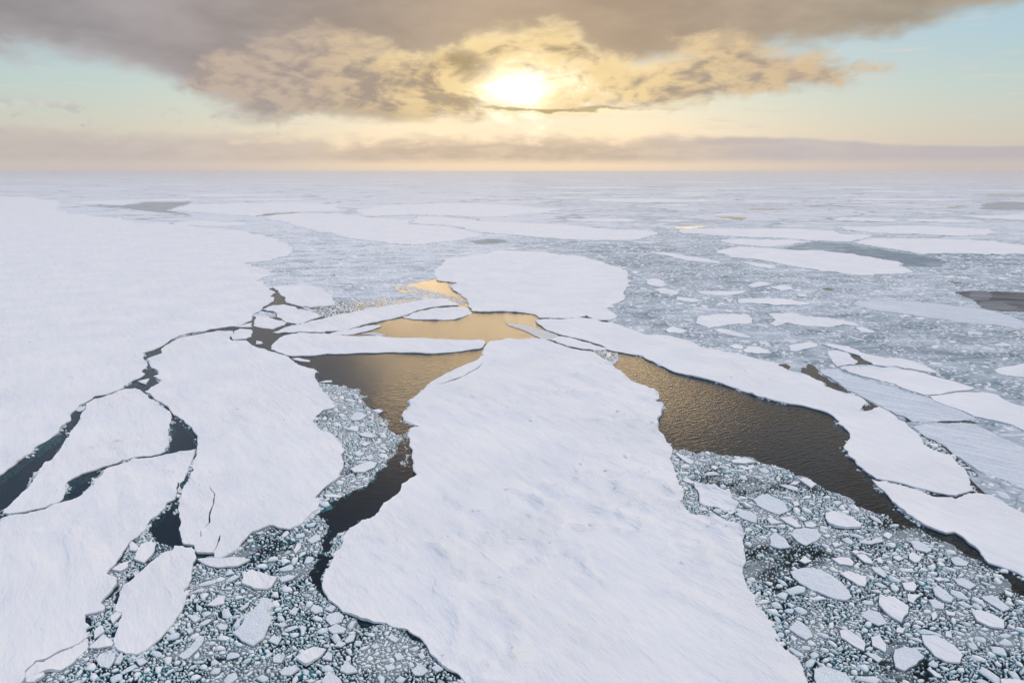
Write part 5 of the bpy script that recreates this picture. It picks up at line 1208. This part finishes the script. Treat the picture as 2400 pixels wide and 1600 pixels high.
# ---------------------------------------------------------------- untraced floes of the hazy pack
rf = random.Random(909)
placed = []
cnt = 0
for tr in range(4000):
    if cnt >= 100: break
    d = 1250 * math.exp(rf.random() * 2.0); a = rad(rf.uniform(-39, 39))
    x, y = d * math.tan(a), d
    R = d * rf.uniform(.015, .11) * (.6 + .4 * rf.random())
    if any((x - q[0]) ** 2 + (y - q[1]) ** 2 < (R + q[2]) ** 2 * 1.05 for q in placed): continue
    tp = np.array([(x + R * f * math.cos(t), y + R * f * math.sin(t)) for f in (0, .6, 1.05) for t in np.linspace(0, 6.28, 9)])
    if any(inside(tp[:, 0], tp[:, 1], [p]).any() for p in FLOE_OUT if p[:, 1].max() > 1000): continue
    if any(inside(tp[:, 0], tp[:, 1], [p]).any() for p in SH if p[:, 1].max() > 1000): continue
    k = rf.randint(9, 13); asp = rf.uniform(1.0, 1.8)
    pl = np.array([(x + R * rf.uniform(.6, 1.05) * math.cos(6.283 * (i + rf.uniform(-.3, .3)) / k) * asp ** .5, y + R * rf.uniform(.6, 1.05) * math.sin(6.283 * (i + rf.uniform(-.3, .3)) / k) / asp ** .5) for i in range(k)])
    me, out, _ = ice_mesh('ice_floe', 'snow', .5 + .003 * (cnt % 17), pl, [], 5000 + tr, (M_SNOW, M_WALL, M_NOTCH, M_LEDGE))
    me.transform(Matrix.Translation((-x, -y, 0)))
    o = link('ice_floe', me); o.location = (x, y, 0)
    tag(o, 'pale far ice floe in the hazy pack towards the horizon', 'ice floe', 'pale far floes in the hazy pack')
    placed.append((x, y, R)); cnt += 1; LOOSE.append((o, x, y, R, 'pale far floe'))

# ---------------------------------------------------------------- labels of the loose pieces: what each one lies beside
seen = {}
for a in ANCH: seen[a[1]] = seen.get(a[1], 0) + 1
done = set()
for a in ANCH:
    if seen[a[1]] > 1: LOOSE.append((a[0], a[3], a[4], a[5], 'ice chunk'))
cands = []
for (ao, lab, grp, ax, ay, ar, an) in ANCH:
    if seen[lab] > 1 or len(lab.replace('-', ' ').split()) > 10: continue
    for k, (o, x, y, r_, noun) in enumerate(LOOSE):
        if (noun == 'ice chunk') != (an == 'ice_chunk'): continue
        da = (x / y - ax / ay) * ay; dy = (y - ay) * .5
        side = ('right of' if da > 0 else 'left of') if abs(da) > abs(dy) else ('beyond' if dy > 0 else 'in front of')
        gap = math.hypot(da, dy)
        if gap > ar * 4 + (14 if noun == 'ice chunk' else .25 * ay): continue
        cands.append((gap / (1 if noun == 'ice chunk' else ay), k, lab, side))
cands.sort()
rank = {}
for gap, k, lab, side in cands:
    if k in done: continue
    q = rank.get((lab, side), 0)
    if q > 4: continue
    txt = f"{('nearest', 'second', 'third', 'fourth', 'fifth')[q]} {LOOSE[k][4]} {side} the {lab}"
    if len(txt.split()) > 16: continue
    rank[(lab, side)] = q + 1; done.add(k)
    LOOSE[k][0]['label'] = txt
print('OWN LABELS', len(done), 'of', len(LOOSE))

# ---------------------------------------------------------------- haze
HAZE_ON = True
def make_haze(dens):
    e = 60000.0
    x0, x1, y0, y1, z0, z1 = -e, e, -800.0, e, -10.0, 103.0
    vs = [(x0, y0, z0), (x1, y0, z0), (x1, y1, z0), (x0, y1, z0), (x0, y0, z1), (x1, y0, z1), (x1, y1, z1), (x0, y1, z1)]
    fs = [(0, 3, 2, 1), (4, 5, 6, 7), (0, 1, 5, 4), (1, 2, 6, 5), (2, 3, 7, 6), (3, 0, 4, 7)]
    me = bpy.data.meshes.new('haze'); me.from_pydata(vs, [], fs)
    m, t, out = mat('haze')
    v = t.n.new('ShaderNodeVolumePrincipled')
    v.inputs['Color'].default_value = (.86, .84, .83, 1); v.inputs['Density'].default_value = dens
    v.inputs['Anisotropy'].default_value = .55
    t.l.new(v.outputs[0], out.inputs['Volume'])
    me.materials.append(m)
    tag(link('haze', me), 'thin pale haze over the sea ice', 'haze', kind='stuff')
if HAZE_ON: make_haze(8.5e-5)
